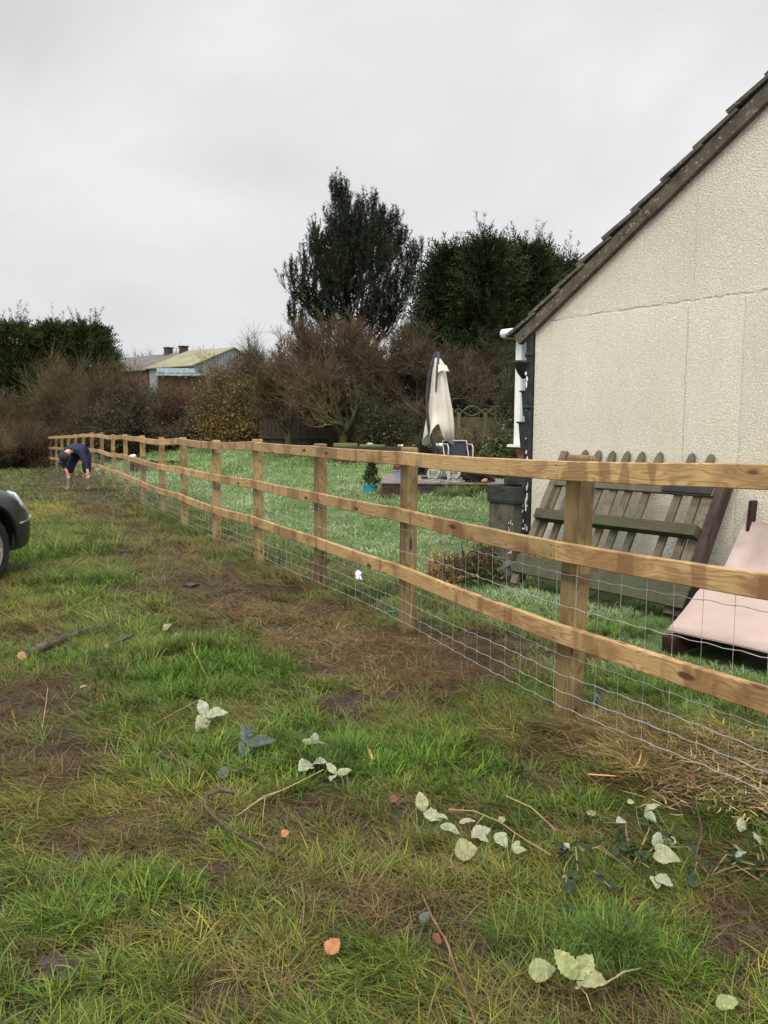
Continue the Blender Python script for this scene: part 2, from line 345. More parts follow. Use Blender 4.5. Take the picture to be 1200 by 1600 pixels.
simple('pine_needle', (.011, .019, .011), (.030, .042, .022), 1.2, .8, attr='vcol', rnd=.1, spec=.15)
simple('cypress_leaf', (.014, .027, .011), (.038, .056, .022), 1.0, .8, attr='vcol', rnd=.12, spec=.15)
simple('conifer_bark', (.022, .018, .014), (.05, .04, .03), 6, .9)
simple('mossy_bark', (.045, .038, .024), (.10, .092, .042), 2.2, .9, .4, attr='vcol')
simple('twig_brown', (.036, .031, .021), (.072, .062, .042), 1.5, .9, attr='vcol', rnd=.12)
simple('shrub_leaf', (.5, .5, .5), (1, 1, 1), 2, .75, attr='vcol', spec=.2, trans=.2)
simple('barn_roof_moss', (.19, .175, .11), (.27, .25, .16), .6, .9, stretch=(1, 1, 1))
simple('barn_roof_grey', (.09, .08, .075), (.15, .14, .13), .5, .9)
simple('barn_tin', (.17, .19, .205), (.27, .29, .30), .7, .5)
simple('blue_sheet', (.22, .28, .32), (.36, .42, .46), .8, .4)
simple('barn_brick', (.10, .045, .035), (.16, .08, .06), 1.5, .9)
simple('vent_dark', (.035, .028, .022), (.07, .055, .045), 2, .9)
simple('panel_fence', (.055, .05, .026), (.10, .09, .048), 2.4, .85, .3, rnd=.1)
simple('car_paint', (.016, .017, .019), (.020, .021, .023), 2, .24, spec=.5)
simple('car_plastic', (.008, .008, .009), (.014, .014, .015), 8, .55)
simple('tyre', (.012, .012, .012), (.03, .027, .022), 10, .85)
simple('alloy', (.5, .5, .52), (.62, .62, .64), 4, .3, metal=.7)
simple('headlamp_glass', (.30, .32, .34), (.42, .44, .46), 4, .12, spec=.6)
simple('tail_lamp', (.35, .01, .01), (.42, .02, .02), 4, .15)
simple('car_glass', (.012, .015, .018), (.02, .024, .028), 3, .05, spec=.7)
simple('chrome', (.6, .6, .62), (.7, .7, .72), 3, .15, metal=.9)
simple('skin', (.50, .24, .17), (.56, .28, .20), 6, .55)
simple('navy_cloth', (.010, .014, .030), (.022, .028, .055), 9, .9, .4)
simple('cap_cloth', (.018, .022, .025), (.035, .04, .045), 14, .9)
simple('boot_rubber', (.16, .13, .08), (.24, .195, .13), 9, .55)
simple('terracotta', (.35, .13, .07), (.42, .18, .10), 8, .8)

# glass
m, N, L = newmat('window_glass')
o = N.new('ShaderNodeOutputMaterial'); b = N.new('ShaderNodeBsdfPrincipled'); b.inputs['Base Color'].default_value = (.35, .40, .42, 1); b.inputs['Roughness'].default_value = .08; b.inputs['Metallic'].default_value = .3
L.new(b.outputs[0], o.inputs[0])

# pebbledash render: coarse lumps, trowelled seams and slightly different day-work patches
m, N, L = newmat('pebbledash')
def nd(t, **k):
    n = N.new(t)
    for a, b_ in k.items(): setattr(n, a, b_)
    return n
o = nd('ShaderNodeOutputMaterial'); b = nd('ShaderNodeBsdfPrincipled'); L.new(b.outputs[0], o.inputs[0]); b.inputs['Roughness'].default_value = .9; b.inputs['Specular IOR Level'].default_value = .2
t = nd('ShaderNodeTexCoord'); sx = nd('ShaderNodeSeparateXYZ'); L.new(t.outputs['Object'], sx.inputs[0])
def noise(sc, det=4, st=None, rough=.55):
    n = nd('ShaderNodeTexNoise'); n.inputs['Scale'].default_value = sc; n.inputs['Detail'].default_value = det; n.inputs['Roughness'].default_value = rough
    if st:
        q = nd('ShaderNodeMapping'); q.inputs['Scale'].default_value = st; L.new(t.outputs['Object'], q.inputs[0]); L.new(q.outputs[0], n.inputs['Vector'])
    else: L.new(t.outputs['Object'], n.inputs['Vector'])
    return n.outputs['Fac']
def mth(op, a, b2=None, c=None):
    n = nd('ShaderNodeMath', operation=op)
    for i, v in enumerate((a, b2, c)):
        if v is None: continue
        if isinstance(v, (int, float)): n.inputs[i].default_value = v
        else: L.new(v, n.inputs[i])
    return n.outputs[0]
def rng_(v, a, b2, c, d):
    n = nd('ShaderNodeMapRange'); n.interpolation_type = 'SMOOTHSTEP'; L.new(v, n.inputs[0])
    for i, q in enumerate((a, b2, c, d)): n.inputs[i + 1].default_value = q
    return n.outputs[0]
vor = nd('ShaderNodeTexVoronoi'); vor.inputs['Scale'].default_value = 112; vor.inputs['Randomness'].default_value = 1
wv = nd('ShaderNodeTexNoise'); wv.inputs['Scale'].default_value = 20; L.new(t.outputs['Object'], wv.inputs['Vector'])
mixv = nd('ShaderNodeVectorMath', operation='MULTIPLY_ADD'); mixv.inputs[1].default_value = (.05, .05, .05); L.new(wv.outputs['Color'], mixv.inputs[0]); L.new(t.outputs['Object'], mixv.inputs[2])
L.new(mixv.outputs[0], vor.inputs['Vector'])
lump = rng_(vor.outputs['Distance'], 0.0, .62, 1, 0)
n1 = noise(72, 5); n2 = noise(1.1, 5); n3 = noise(5, 4)
h = mth('ADD', mth('MULTIPLY', lump, .55), mth('MULTIPLY', n1, 1.1))
# seams: local x = along wall, z = height
wob = mth('MULTIPLY_ADD', noise(9, 4), .05, -.025)
def seam(axis, at, w, lo=None, hi=None, other=None, st=.9):
    d = mth('ABSOLUTE', mth('SUBTRACT', mth('ADD', axis, wob), at)); v = rng_(d, 0, w, st, 0)
    if lo is not None:
        v = mth('MULTIPLY', v, mth('MULTIPLY', mth('GREATER_THAN', other, lo), mth('LESS_THAN', other, hi)))
    return v
X, Z = sx.outputs[0], sx.outputs[2]
tilt = mth('MULTIPLY_ADD', X, 0.012, 0)
Zt = mth('SUBTRACT', Z, tilt)
s1 = seam(Zt, 2.40, .016); s2 = seam(X, 1.62, .010, .9, 2.38, Z, .6); s3 = seam(X, 2.10, .014, 0, 2.4, Z, .35); s4 = seam(X, 1.66, .02, 2.4, 4.6, Z, .22)
hole = noise(14, 3); s1 = mth('MULTIPLY', s1, rng_(hole, .35, .6, .25, 1))
seams = mth('MAXIMUM', mth('MAXIMUM', s1, s2), mth('MAXIMUM', s3, s4))
cr_ = nd('ShaderNodeValToRGB'); L.new(n2, cr_.inputs[0]); e = cr_.color_ramp.elements
e[0].position = .3; e[0].color = (.73, .68, .545, 1); e[1].position = .7; e[1].color = (.84, .79, .655, 1)
pit = rng_(h, .50, .85, .76, 1.08)
patch = mth('MULTIPLY_ADD', mth('MULTIPLY', mth('GREATER_THAN', X, 2.1), mth('LESS_THAN', Z, 2.4)), -.06, 1)
patch2 = mth('MULTIPLY_ADD', mth('GREATER_THAN', Z, 2.42), -.05, 1)
strk = mth('MULTIPLY_ADD', rng_(noise(1, 5, (3.4, 1, .5)), .5, .72, 0, 1), -.06, 1)
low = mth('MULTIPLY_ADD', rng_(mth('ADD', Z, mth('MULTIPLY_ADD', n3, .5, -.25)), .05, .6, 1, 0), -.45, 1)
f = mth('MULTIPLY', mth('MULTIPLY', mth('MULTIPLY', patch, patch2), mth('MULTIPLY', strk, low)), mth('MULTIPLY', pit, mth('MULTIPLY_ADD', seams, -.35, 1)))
mxx = nd('ShaderNodeMix', data_type='RGBA', blend_type='MULTIPLY'); mxx.inputs[0].default_value = 1; L.new(cr_.outputs[0], mxx.inputs[6]); L.new(f, mxx.inputs[7])
L.new(mxx.outputs[2], b.inputs['Base Color'])
bp = nd('ShaderNodeBump'); bp.inputs['Strength'].default_value = 1.0; bp.inputs['Distance'].default_value = .009; L.new(mth('SUBTRACT', h, mth('MULTIPLY', seams, .8)), bp.inputs['Height']); L.new(bp.outputs[0], b.inputs['Normal'])

# roof tile with lichen
m, N, L = newmat('roof_tile')
o = nd('ShaderNodeOutputMaterial'); b = nd('ShaderNodeBsdfPrincipled'); L.new(b.outputs[0], o.inputs[0]); b.inputs['Roughness'].default_value = .9
t = nd('ShaderNodeTexCoord'); a1 = noise(7, 6); a2 = noise(42, 3)
c1 = nd('ShaderNodeValToRGB'); L.new(a1, c1.inputs[0]); e = c1.color_ramp.elements; e[0].position = .3; e[0].color = (.038, .031, .024, 1); e[1].position = .7; e[1].color = (.115, .098, .07, 1)
c2 = rng_(a2, .60, .68, 0, .8)
mxx = nd('ShaderNodeMix', data_type='RGBA'); mxx.inputs[7].default_value = (.30, .29, .25, 1); L.new(c2, mxx.inputs[0]); L.new(c1.outputs[0], mxx.inputs[6]); L.new(mxx.outputs[2], b.inputs['Base Color'])
bp = nd('ShaderNodeBump'); bp.inputs['Strength'].default_value = .6; bp.inputs['Distance'].default_value = .01; L.new(a1, bp.inputs['Height']); L.new(bp.outputs[0], b.inputs['Normal'])

# soil
m, N, L = newmat('soil')
o = nd('ShaderNodeOutputMaterial'); b = nd('ShaderNodeBsdfPrincipled'); L.new(b.outputs[0], o.inputs[0]); b.inputs['Roughness'].default_value = .8; b.inputs['Specular IOR Level'].default_value = .25
t = nd('ShaderNodeTexCoord'); a0 = nd('ShaderNodeAttribute'); a0.attribute_name = 'gcol'
g1 = noise(9, 8, None, .7); g2 = noise(60, 5, (1, 1, 1), .7)
gg = mth('MULTIPLY', rng_(g1, .25, .75, .55, 1.45), rng_(g2, .25, .75, .6, 1.4))
mxx = nd('ShaderNodeMix', data_type='RGBA', blend_type='MULTIPLY'); mxx.inputs[0].default_value = 1; L.new(a0.outputs['Color'], mxx.inputs[6]); L.new(gg, mxx.inputs[7]); L.new(mxx.outputs[2], b.inputs['Base Color'])
bp = nd('ShaderNodeBump'); bp.inputs['Strength'].default_value = .9; bp.inputs['Distance'].default_value = .02; L.new(mth('ADD', g1, mth('MULTIPLY', g2, .35)), bp.inputs['Height']); L.new(bp.outputs[0], b.inputs['Normal'])

# blades: colour = blade shade x patch tint carried by each instance
def blade_mat(name, ro=.55, tr=.14):
    m, N, L = newmat(name)
    o = N.new('ShaderNodeOutputMaterial'); b = N.new('ShaderNodeBsdfPrincipled'); b.inputs['Roughness'].default_value = ro; b.inputs['Specular IOR Level'].default_value = .10
    a = N.new('ShaderNodeAttribute'); a.attribute_name = 'vcol'; a2 = N.new('ShaderNodeAttribute'); a2.attribute_type = 'INSTANCER'; a2.attribute_name = 'tint'
    x = N.new('ShaderNodeMix'); x.data_type = 'RGBA'; x.blend_type = 'MULTIPLY'; x.inputs[0].default_value = 1
    L.new(a.outputs['Color'], x.inputs[6]); L.new(a2.outputs['Color'], x.inputs[7]); L.new(x.outputs[2], b.inputs['Base Color'])
    tr_ = N.new('ShaderNodeBsdfTranslucent'); L.new(x.outputs[2], tr_.inputs[0]); ms = N.new('ShaderNodeMixShader'); ms.inputs[0].default_value = tr
    L.new(b.outputs[0], ms.inputs[1]); L.new(tr_.outputs[0], ms.inputs[2]); L.new(ms.outputs[0], o.inputs[0])
blade_mat('grass_blade'); blade_mat('straw_blade', .6, .1)

# ------------------------------------------------------------ where the ground is green, yellow or mud
# (photo x, photo y, radius x, radius y in photo pixels, strength)
def blobs(lst):
    out = []
    for px, py, rx, ry, a in lst:
        c = gp(px, py); d = c.y; out.append((c.x, c.y, rx * d / FPX, ry * d * d / (FPX * CAM_H), a))
    return out
GREEN = blobs([(300, 1020, 190, 60, .8), (480, 1190, 260, 60, 1), (240, 1060, 120, 60, .6), (560, 1290, 160, 50, .5), (940, 1500, 130, 60, 1), (600, 1450, 260, 110, .7), (120, 1560, 200, 60, .35),
                (250, 1390, 120, 60, .6), (100, 870, 100, 25, .5), (130, 920, 140, 25, .5), (1080, 1090, 110, 40, 1), (60, 740, 70, 10, .6), (1150, 1140, 100, 30, .6), (830, 1300, 70, 30, .3), (60, 1400, 100, 60, .35), (400, 1330, 200, 60, .5)])
YELL = blobs([(80, 800, 90, 30, .8), (260, 1250, 130, 50, .7), (60, 1260, 90, 40, .7), (130, 960, 140, 30, .6), (330, 1480, 200, 60, .35), (700, 1340, 100, 40, .4), (170, 1350, 180, 50, .5), (500, 1350, 120, 50, .35)])
MUD = blobs([(40, 1100, 130, 70, 1.0), (20, 1190, 110, 60, .9), (90, 1130, 60, 30, .8), (170, 1090, 60, 20, .6), (640, 1090, 120, 20, .6), (930, 1160, 60, 20, .7), (1020, 1420, 70, 30, .7), (880, 1300, 60, 16, .7), (380, 1385, 70, 14, .6), (270, 1430, 50, 14, .5), (640, 1180, 50, 12, .5), (300, 918, 70, 6, 1), (700, 1030, 200, 40, 1.0), (560, 1010, 120, 24, .9), (850, 1020, 120, 25, .9), (1000, 1000, 90, 25, .7), (980, 1300, 110, 26, .9), (1170, 1440, 90, 60, 1.1),
             (1080, 1240, 90, 22, 1.0), (90, 1510, 60, 30, 1.1), (230, 1495, 28, 10, 1.1), (120, 1342, 30, 10, 1), (150, 745, 60, 8, .9), (400, 920, 130, 20, .6), (480, 960, 120, 16, .6), (850, 1380, 120, 30, .5), (1120, 1350, 120, 40, .6), (430, 1240, 60, 20, .3), (470, 1400, 60, 20, .6), (740, 1480, 30, 16, .8), (960, 1240, 50, 20, .6)])
def bl(lst, x, y):
    v = np.zeros_like(x)
    for cx, cy, rx, ry, a in lst: v = np.maximum(v, a * np.exp(-(((x - cx) / rx) ** 2 + ((y - cy) / ry) ** 2) * .9))
    return v
def cover(x, y):
    """returns mud, green, yellow, lawn weights 0..1"""
    x = np.asarray(x, float); y = np.asarray(y, float)
    s = fence_s(x, y)
    n = fbm(x * 1.3, y * 1.3, 11, 4); n2 = fbm(x * 3.1 + 5, y * 3.1, 23, 3); n3 = fbm(x * .5, y * .5, 31, 3); fine = fbm(x * 9, y * 9, 41, 2)
    lawn = ss(s, .15, .9) * (1 - np.exp(-(((s - .3) / .7) ** 2)) * .25)
    strip = np.exp(-((s + .75) / (.55 + .5 * n)) ** 2) * ss(y, 3.6, 6.5) * (1 - ss(y, 30, 38)) * .66
    mud = np.clip(bl(MUD, x, y) * (.7 + .6 * n2) + strip * (.5 + .9 * n) + .62 * ss(n2, .56, .70) * (1 - ss(y, 10, 20)) - .2 * lawn, 0, 1.2)
    mud = ss(mud + (fine - .5) * .5, .25, .85)
    mud = mud * np.where(s > .9, np.where(y > 4.6, .12, 1), 1)
    green = np.clip(bl(GREEN, x, y) * (.8 + .5 * n2) + 1.5 * (n - .52), 0, 1)
    yell = np.clip(bl(YELL, x, y) * (.7 + .6 * n) + 1.2 * (n3 - .48) * (1 - green), 0, 1)
    return mud, green, yell, lawn
# ------------------------------------------------------------ ground sheet
aF = np.radians(np.concatenate([np.linspace(-42, 42, 620)])); aB = np.radians(np.linspace(42, 318, 150)[1:-1])
ang = np.concatenate([aF, aB]); rad = np.concatenate([np.linspace(.3, 1.5, 12)[:-1], 1.5 * (90 / 1.5) ** np.linspace(0, 1, 420), [120, 180, 300, 600, 1200, 3000]])
A, RR = np.meshgrid(ang, rad); X_ = RR * np.sin(A); Y_ = RR * np.cos(A); Z_ = gz(X_, Y_)
Z_ = Z_ + np.where((RR < 16), (.022 * (fbm(X_ * 14, Y_ * 14, 77, 3) - .5)), 0) + np.where(RR > 110, -.0 * RR, 0)
MU, GR_, YE, LW = cover(X_, Y_)
soil = np.array((.036, .026, .017)); thatch = np.array((.034, .030, .013)); grn = np.array((.018, .026, .008)); lwn = np.array((.075, .115, .038))
base = thatch * (1 - GR_)[..., None] + grn * GR_[..., None]
base = base * (1 - LW)[..., None] + lwn * LW[..., None]
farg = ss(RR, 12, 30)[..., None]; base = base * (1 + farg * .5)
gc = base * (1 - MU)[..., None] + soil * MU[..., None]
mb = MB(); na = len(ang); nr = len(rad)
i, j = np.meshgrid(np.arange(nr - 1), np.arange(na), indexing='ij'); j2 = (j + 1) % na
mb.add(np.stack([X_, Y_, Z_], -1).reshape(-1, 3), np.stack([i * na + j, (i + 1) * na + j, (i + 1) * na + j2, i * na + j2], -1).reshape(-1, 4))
ctr = MB(); kk = len(ang)
ground = mb.build('ground', 'soil', smooth=True); ground['kind'] = 'structure'
at = ground.data.color_attributes.new('gcol', 'FLOAT_COLOR', 'POINT')
at.data.foreach_set('color', np.concatenate([gc, np.ones(gc.shape[:2] + (1,))], -1).astype(np.float32).ravel())

# ------------------------------------------------------------ post and rail fence
fence = thing('post_and_rail_fence', 'new orange-brown wooden post and rail fence with wire netting running across the field', 'fence', (fpts[3][0], fpts[3][1], 0))
F0 = Vector((fpts[3][0], fpts[3][1], 0)); FH = 1.262
def fdir(i):
    a = fpts[max(0, i - 1)]; b_ = fpts[min(NF - 1, i + 1)]; v = Vector((b_[0] - a[0], b_[1] - a[1], 0)); return v.normalized()
fz = []
for i in range(NF):
    x, y = fpts[i]; k = i - 2
    if 1 <= k <= 10:
        fz.append(atd(FP[k][0], FP[k][1], FP[k][2]).z)
    else: fz.append(G(x, y) + .0)
fz[0], fz[1], fz[2] = .18, .12, .05
# average rail line so the rails run smoothly
lean = {3: .024, 4: .003, 5: 0, 6: -.012}
for i in range(NF):
    x, y = fpts[i]; d = fdir(i); nrm = Vector((-d.y, d.x, 0))       # nrm: towards the field (camera) side... d points away
    mb = MB(); hh = FH + .026 + random.uniform(-.008, .012); w_, t_ = .118, .078
    dep = .32; zs = [-dep, .0, .35, .75, hh - .012, hh]; V = []
    for q, z in enumerate(zs):
        ww = (w_ - (.01 if q == 5 else 0)) / 2; tt = (t_ - (.01 if q == 5 else 0)) / 2
        V += [(z, -tt, -ww), (z, tt, -ww), (z, tt, ww), (z, -tt, ww)]
    Fq = [(q * 4 + j, q * 4 + (j + 1) % 4, (q + 1) * 4 + (j + 1) % 4, (q + 1) * 4 + j) for q in range(5) for j in range(4)] + [(20, 21, 22, 23), (3, 2, 1, 0)]
    mb.add(V, Fq)
    ax = Vector((lean.get(i, random.uniform(-.008, .008)), random.uniform(-.006, .006), 1)).normalized()
    zc = Vector(d); yc = zc.cross(ax).normalized(); zc = ax.cross(yc)
    M = Matrix((ax, yc, zc)).transposed().to_4x4(); M.translation = Vector((x, y, fz[i])) - F0
    mb.build('post', 'post_timber', fence, M=M, bevel=.004)
RAILH = (FH - .040, .838, .454)
for r_i, rh in enumerate(RAILH):
    start = (1, 0, 0)[r_i] + (0 if r_i != 1 else 1)
    i = 0 if start == 0 else -1
    first = {0: 0, 1: 1, 2: 0}[r_i]
    cuts = [0] + list(range(first + 2 if first == 0 else first, NF, 2))
    if cuts[-1] != NF - 1: cuts.append(NF - 1)
    for a, b_ in zip(cuts[:-1], cuts[1:]):
        # a rail spanning two bays bends a little at the middle post: build it along the post line
        pts = []
        for q in range(a, b_ + 1):
            d = fdir(q); side = Vector((-d.y, d.x, 0))
            if side.x > 0: side = -side
            jit = random.Random(q * 7 + r_i).uniform(-.006, .006)
            pts.append(Vector((fpts[q][0], fpts[q][1], fz[q] + rh + jit)) + side * (.059 - 0 + .019 + .002))
        L_ = sum((pts[q + 1] - pts[q]).length for q in range(len(pts) - 1)); M = frame(pts[0], pts[-1]); Mi = M.inverted()
        h_, t_ = .089, .036; n = 18; mb = MB(); V = []
        for q in range(n + 1):
            u = q / n * (len(pts) - 1); k = min(int(u), len(pts) - 2); p = pts[k].lerp(pts[k + 1], u - k); lp = Mi @ p; c = .004
            if q == 0: lp.x += .002
            if q == n: lp.x -= .002
            e1 = random.uniform(-.0012, .0012); s_ = -(.006 * math.sin(math.pi * (u - k)))
            lp.z += s_
            for yy, zz in ((-1, -1), (-1, 1), (1, 1), (1, -1)):
                if yy * zz < 0: V += [(lp.x, lp.y + yy * t_ / 2, lp.z + zz * (h_ / 2 - c) + e1), (lp.x, lp.y + yy * (t_ / 2 - c), lp.z + zz * h_ / 2 + e1)]
                else: V += [(lp.x, lp.y + yy * (t_ / 2 - c), lp.z + zz * h_ / 2 + e1), (lp.x, lp.y + yy * t_ / 2, lp.z + zz * (h_ / 2 - c) + e1)]
        F_ = [(k * 8 + j, k * 8 + (j + 1) % 8, (k + 1) * 8 + (j + 1) % 8, (k + 1) * 8 + j) for k in range(n) for j in range(8)]
        mb.add(V, F_); mb.add(V[:8], [tuple(range(7, -1, -1))]); mb.add(V[-8:], [tuple(range(8))])
        for q, p in enumerate(pts):      # nail heads
            if fpts[a + q][1] > 14: continue
            lp = Mi @ p
            for dz in (-.022, .024):
                lx = lp.x + (.028 if q == 0 else -.028 if q == len(pts) - 1 else random.uniform(-.015, .015)); sgn = 1 if (Mi @ Vector((0, 0, 1.39))).y > 0 else -1
                mb.lathe([(0, .0012), (.0042, .001), (.0045, 0)], (lx, lp.y + sgn * t_ / 2, lp.z + dz), 8, rot=Euler((R(-90) * sgn, 0, 0)), slot=1)
        M2 = M.copy(); M2.translation = M.translation - F0
        mb.build('rail', ['new_timber', 'dark_metal'], fence, M=M2)
# nail heads
# wire netting: crimped line wires and stay wires
mb = MB(); heights = (.83, .74, .59, .46, .355, .26, .18, .11)
def fpos(u, h, off=.062):
    k = int(min(max(u, 0), NF - 1.001)); f = u - k; d = fdir(k) * (1 - f) + fdir(k + 1) * f; side = Vector((-d.y, d.x, 0))
    if side.x > 0: side = -side
    x = fpts[k][0] * (1 - f) + fpts[k + 1][0] * f; y = fpts[k][1] * (1 - f) + fpts[k + 1][1] * f; z = fz[k] * (1 - f) + fz[k + 1] * f
    return Vector((x, y, z + h)) + side * off - F0
for hi, h in enumerate(heights):
    pts = []; u = 1.0
    while u < NF - 1.01:
        d = fpts[int(u)][1]; sag = .012 * math.sin(2 * math.pi * u * .5 + hi) * math.sin(math.pi * (u % 1))
        step = .042 if d < 9 else .12
        wv_ = .0032 * math.sin(u * 2 * math.pi * 12.0) if d < 9 else 0
        pts.append(fpos(u, h + sag + wv_)); u += step / 1.9
    mb.tube(pts, .0015, 4, caps=False)
u = 1.02; q = 0
while u < NF - 1.02:
    d = fpts[int(u)][1]; step = .15 / 1.88; rr = random.Random(q); sg = [rr.uniform(-.008, .008) for _ in range(8)]
    if d < 22 or q % 2 == 0:
        mb.tube([fpos(u, h + .012 * math.sin(2 * math.pi * u * .5 + i_) * math.sin(math.pi * (u % 1)), .0625) + Vector((sg[i_] * .5, sg[i_], 0)) for i_, h in enumerate(heights)], .0012, 3, caps=False)
        if d < 8:
            for i_, h in enumerate(heights):
                p = fpos(u, h + .012 * math.sin(2 * math.pi * u * .5 + i_) * math.sin(math.pi * (u % 1)), .0625); mb.box(p, (.0055, .0055, .005))
    u += step; q += 1
mb.build('wire_netting', 'wire', fence)

# ------------------------------------------------------------ bungalow
HC = Vector((1.425, 8.2, 0)); W = Vector((.6112, -.7915, 0)); D_ = Vector((.7915, .6112, 0))   # along the gable (towards camera), away along the front
hM = Matrix((W, D_, Vector((0, 0, 1)))).transposed().to_4x4(); hM.translation = HC
house = bpy.data.objects.new('bungalow', None); link(house); house.matrix_world = hM
tag(house, 'cream pebbledash bungalow with a brown tiled roof, its gable facing the fence', 'house')
EZ, HW, SL, HD = 2.36, 4.9, math.tan(R(33.3)), 7.5
RZ = EZ + HW * SL
mb = MB()
prof = [(0, 0, -.3), (2 * HW, 0, -.3), (2 * HW, 0, EZ), (HW, 0, RZ), (0, 0, EZ)]
V = prof + [(x, HD, z) for x, _, z in prof]
mb.add(V, [(0, 1, 2, 3, 4)]); mb.add(V, [(9, 8, 7, 6, 5)]); mb.add(V, [(0, 4, 9, 5), (2, 1, 6, 7), (4, 3, 8, 9), (3, 2, 7, 8), (1, 0, 5, 6)])
mb.build('gable_wall', 'pebbledash', house)
# plinth-free wall; tiles as overlapping courses, each a real slab
def slope_pt(a, off, side=1):        # distance a up the slope from the eaves, off = above the plane
    ca, sa = math.cos(R(33.3)), math.sin(R(33.3)); x = a * ca - off * sa; z = EZ + a * sa + off * ca
    return (x if side > 0 else 2 * HW - x), z
mb = MB(); LS = HW / math.cos(R(33.3)); course = .335; k = 0; a = -.30
while a < LS - .05:
    for side in (1, -1):
        a1 = min(a + course + .07, LS + .02); j_ = random.uniform(-.008, .008)
        P = [slope_pt(a, .125 + j_, side), slope_pt(a1, .088, side), slope_pt(a1, .062, side), slope_pt(a, .092 + j_, side)]
        y0, y1 = -.075 - random.uniform(0, .012), HD + .08
        V = [(x, y0, z) for x, z in P] + [(x, y1, z) for x, z in P]
        mb.add(V, [(0, 1, 2, 3), (7, 6, 5, 4), (0, 4, 5, 1), (3, 2, 6, 7), (0, 3, 7, 4), (1, 5, 6, 2)])
    a += course
roof = mb.build('roof', 'roof_tile', house)
mb = MB(); mb.tube([(HW, -.08, RZ + .12), (HW, HD + .08, RZ + .12)], .11, 12); mb.build('ridge_tile', 'roof_tile', roof)
mb = MB()
a = -.22
while a < LS:
    a1 = min(a + random.uniform(1.1, 1.7), LS)
    for side in (1, -1):
        th = random.uniform(-.012, .012)
        P = [slope_pt(a, .060, side), slope_pt(a1 - .006, .060, side), slope_pt(a1 - .006, -.045 + th, side), slope_pt(a, -.045 + th, side)]
        y0 = -.055 - random.uniform(0, .006); V = [(x, y0, z) for x, z in P] + [(x, -.002, z) for x, z in P]
        mb.add(V, [(0, 1, 2, 3), (7, 6, 5, 4), (0, 4, 5, 1), (3, 2, 6, 7), (0, 3, 7, 4), (1, 5, 6, 2)])
    a = a1
mb.build('verge_board', 'roof_tile', house)
mb = MB(); mb.box((-.048, .002, 1.13), (.085, .085, 2.56)); 
for z in (.4, 1.0, 1.6, 2.1): mb.box((-.048, .0, z), (.10, .10, .05))
mb.build('downpipe', 'black_paint', house, bevel=.02)
pts = [(-.02, -.03, 2.38), (-.10, -.02, 2.34), (-.06, -.04, 2.26)]
mb = MB(); mb.lathe([(0, 0), (.02, 0), (.06, .05), (.10, .14), (.11, .17), (.10, .17), (.04, .06), (0, .05)], (-.14, .0, 1.88), 16); mb.build('rain_hopper', 'black_paint', house, smooth=True)
mb = MB(); mb.lathe([(0, -.055), (.05, -.05), (.065, 0), (.065, .01)], (-.1, 0, 2.28), 12); mb.box((-.1, 1.5, 2.30), (.10, 3.0, .06)); mb.build('black_gutter', 'black_paint', house)
# white paint splashes down the black corner
mb = MB(); rr = random.Random(4)
for _ in range(52):
    z = rr.choice([rr.uniform(.1, 2.2), rr.uniform(.1, .9)]); w = rr.uniform(.004, .016); h = w * rr.uniform(.8, 4); x = -.048 + rr.uniform(-.034, .034)
    n = 8; V = [(x + w * math.cos(q * 2 * math.pi / n) * rr.uniform(.6, 1), -.0425, z + h * math.sin(q * 2 * math.pi / n) * rr.uniform(.6, 1)) for q in range(n)]
    V2 = [(v[0], v[1] + .003, v[2]) for v in V]
    mb.add(V + V2, [tuple(range(n))]); mb.add(V + V2, [(q, (q + 1) % n, n + (q + 1) % n, n + q) for q in range(n)])
mb.build('paint_stain', 'white_splash', house)['kind'] = 'stuff'
# white conservatory further along the front
cons = bpy.data.objects.new('conservatory', None); link(cons, house); tag(cons, 'white framed glazed extension on a low brick base')
q0, pw, ql = 2.28, 2.42, 2.6
m1 = MB(); gl = MB(); bk = MB(); rf = MB(); gt = MB(); sl = MB()
bk.box((-pw / 2, q0 + ql / 2, .55), (pw - .06, ql - .06, 1.2))
for x, y in ((-pw, q0), (-pw, q0 + ql), (-pw / 2, q0), (-.05, q0)): m1.box((x + .04, y + .04, 1.94), (.10, .10, 1.50))
m1.box((-pw / 2, q0 + .04, 2.64), (pw, .09, .10)); m1.box((-pw + .04, q0 + ql / 2, 2.64), (.09, ql, .10))
gl.box((-pw / 2, q0 + .045, 1.9), (pw - .1, .02, 1.45)); gl.box((-pw + .045, q0 + ql / 2, 1.9), (.02, ql - .1, 1.45))
sl.box((-pw / 2, q0 - .01, 1.175), (pw + .10, .16, .035)); sl.box((-pw - .01, q0 + ql / 2, 1.173), (.16, ql, .035))
P = [(-pw - .05, 2.70), (.0, 3.25), (.0, 3.17), (-pw - .05, 2.64)]
V = [(x, q0 - .06, z) for x, z in P] + [(x, q0 + ql + .05, z) for x, z in P]
rf.add(V, [(0, 1, 2, 3), (7, 6, 5, 4), (0, 4, 5, 1), (3, 2, 6, 7), (0, 3, 7, 4), (1, 5, 6, 2)])
for y0 in (q0 - .1,):
    gt.tube([(-pw - .13, y0 - .03, 2.66), (-pw + .9, y0 - .03, 2.66)], .06, 10); gt.tube([(-pw - .10, y0, 2.66), (-pw - .10, q0 + ql, 2.66)], .06, 10)
bk.build('brick_base', 'brick_red', cons); m1.build('frame', 'white_upvc', cons, bevel=.008); gl.build('pane', 'window_glass', cons); sl.build('sill', 'white_upvc', cons); rf.build('roof_panel', 'white_upvc', cons); gt.build('gutter', 'white_upvc', cons, smooth=True)
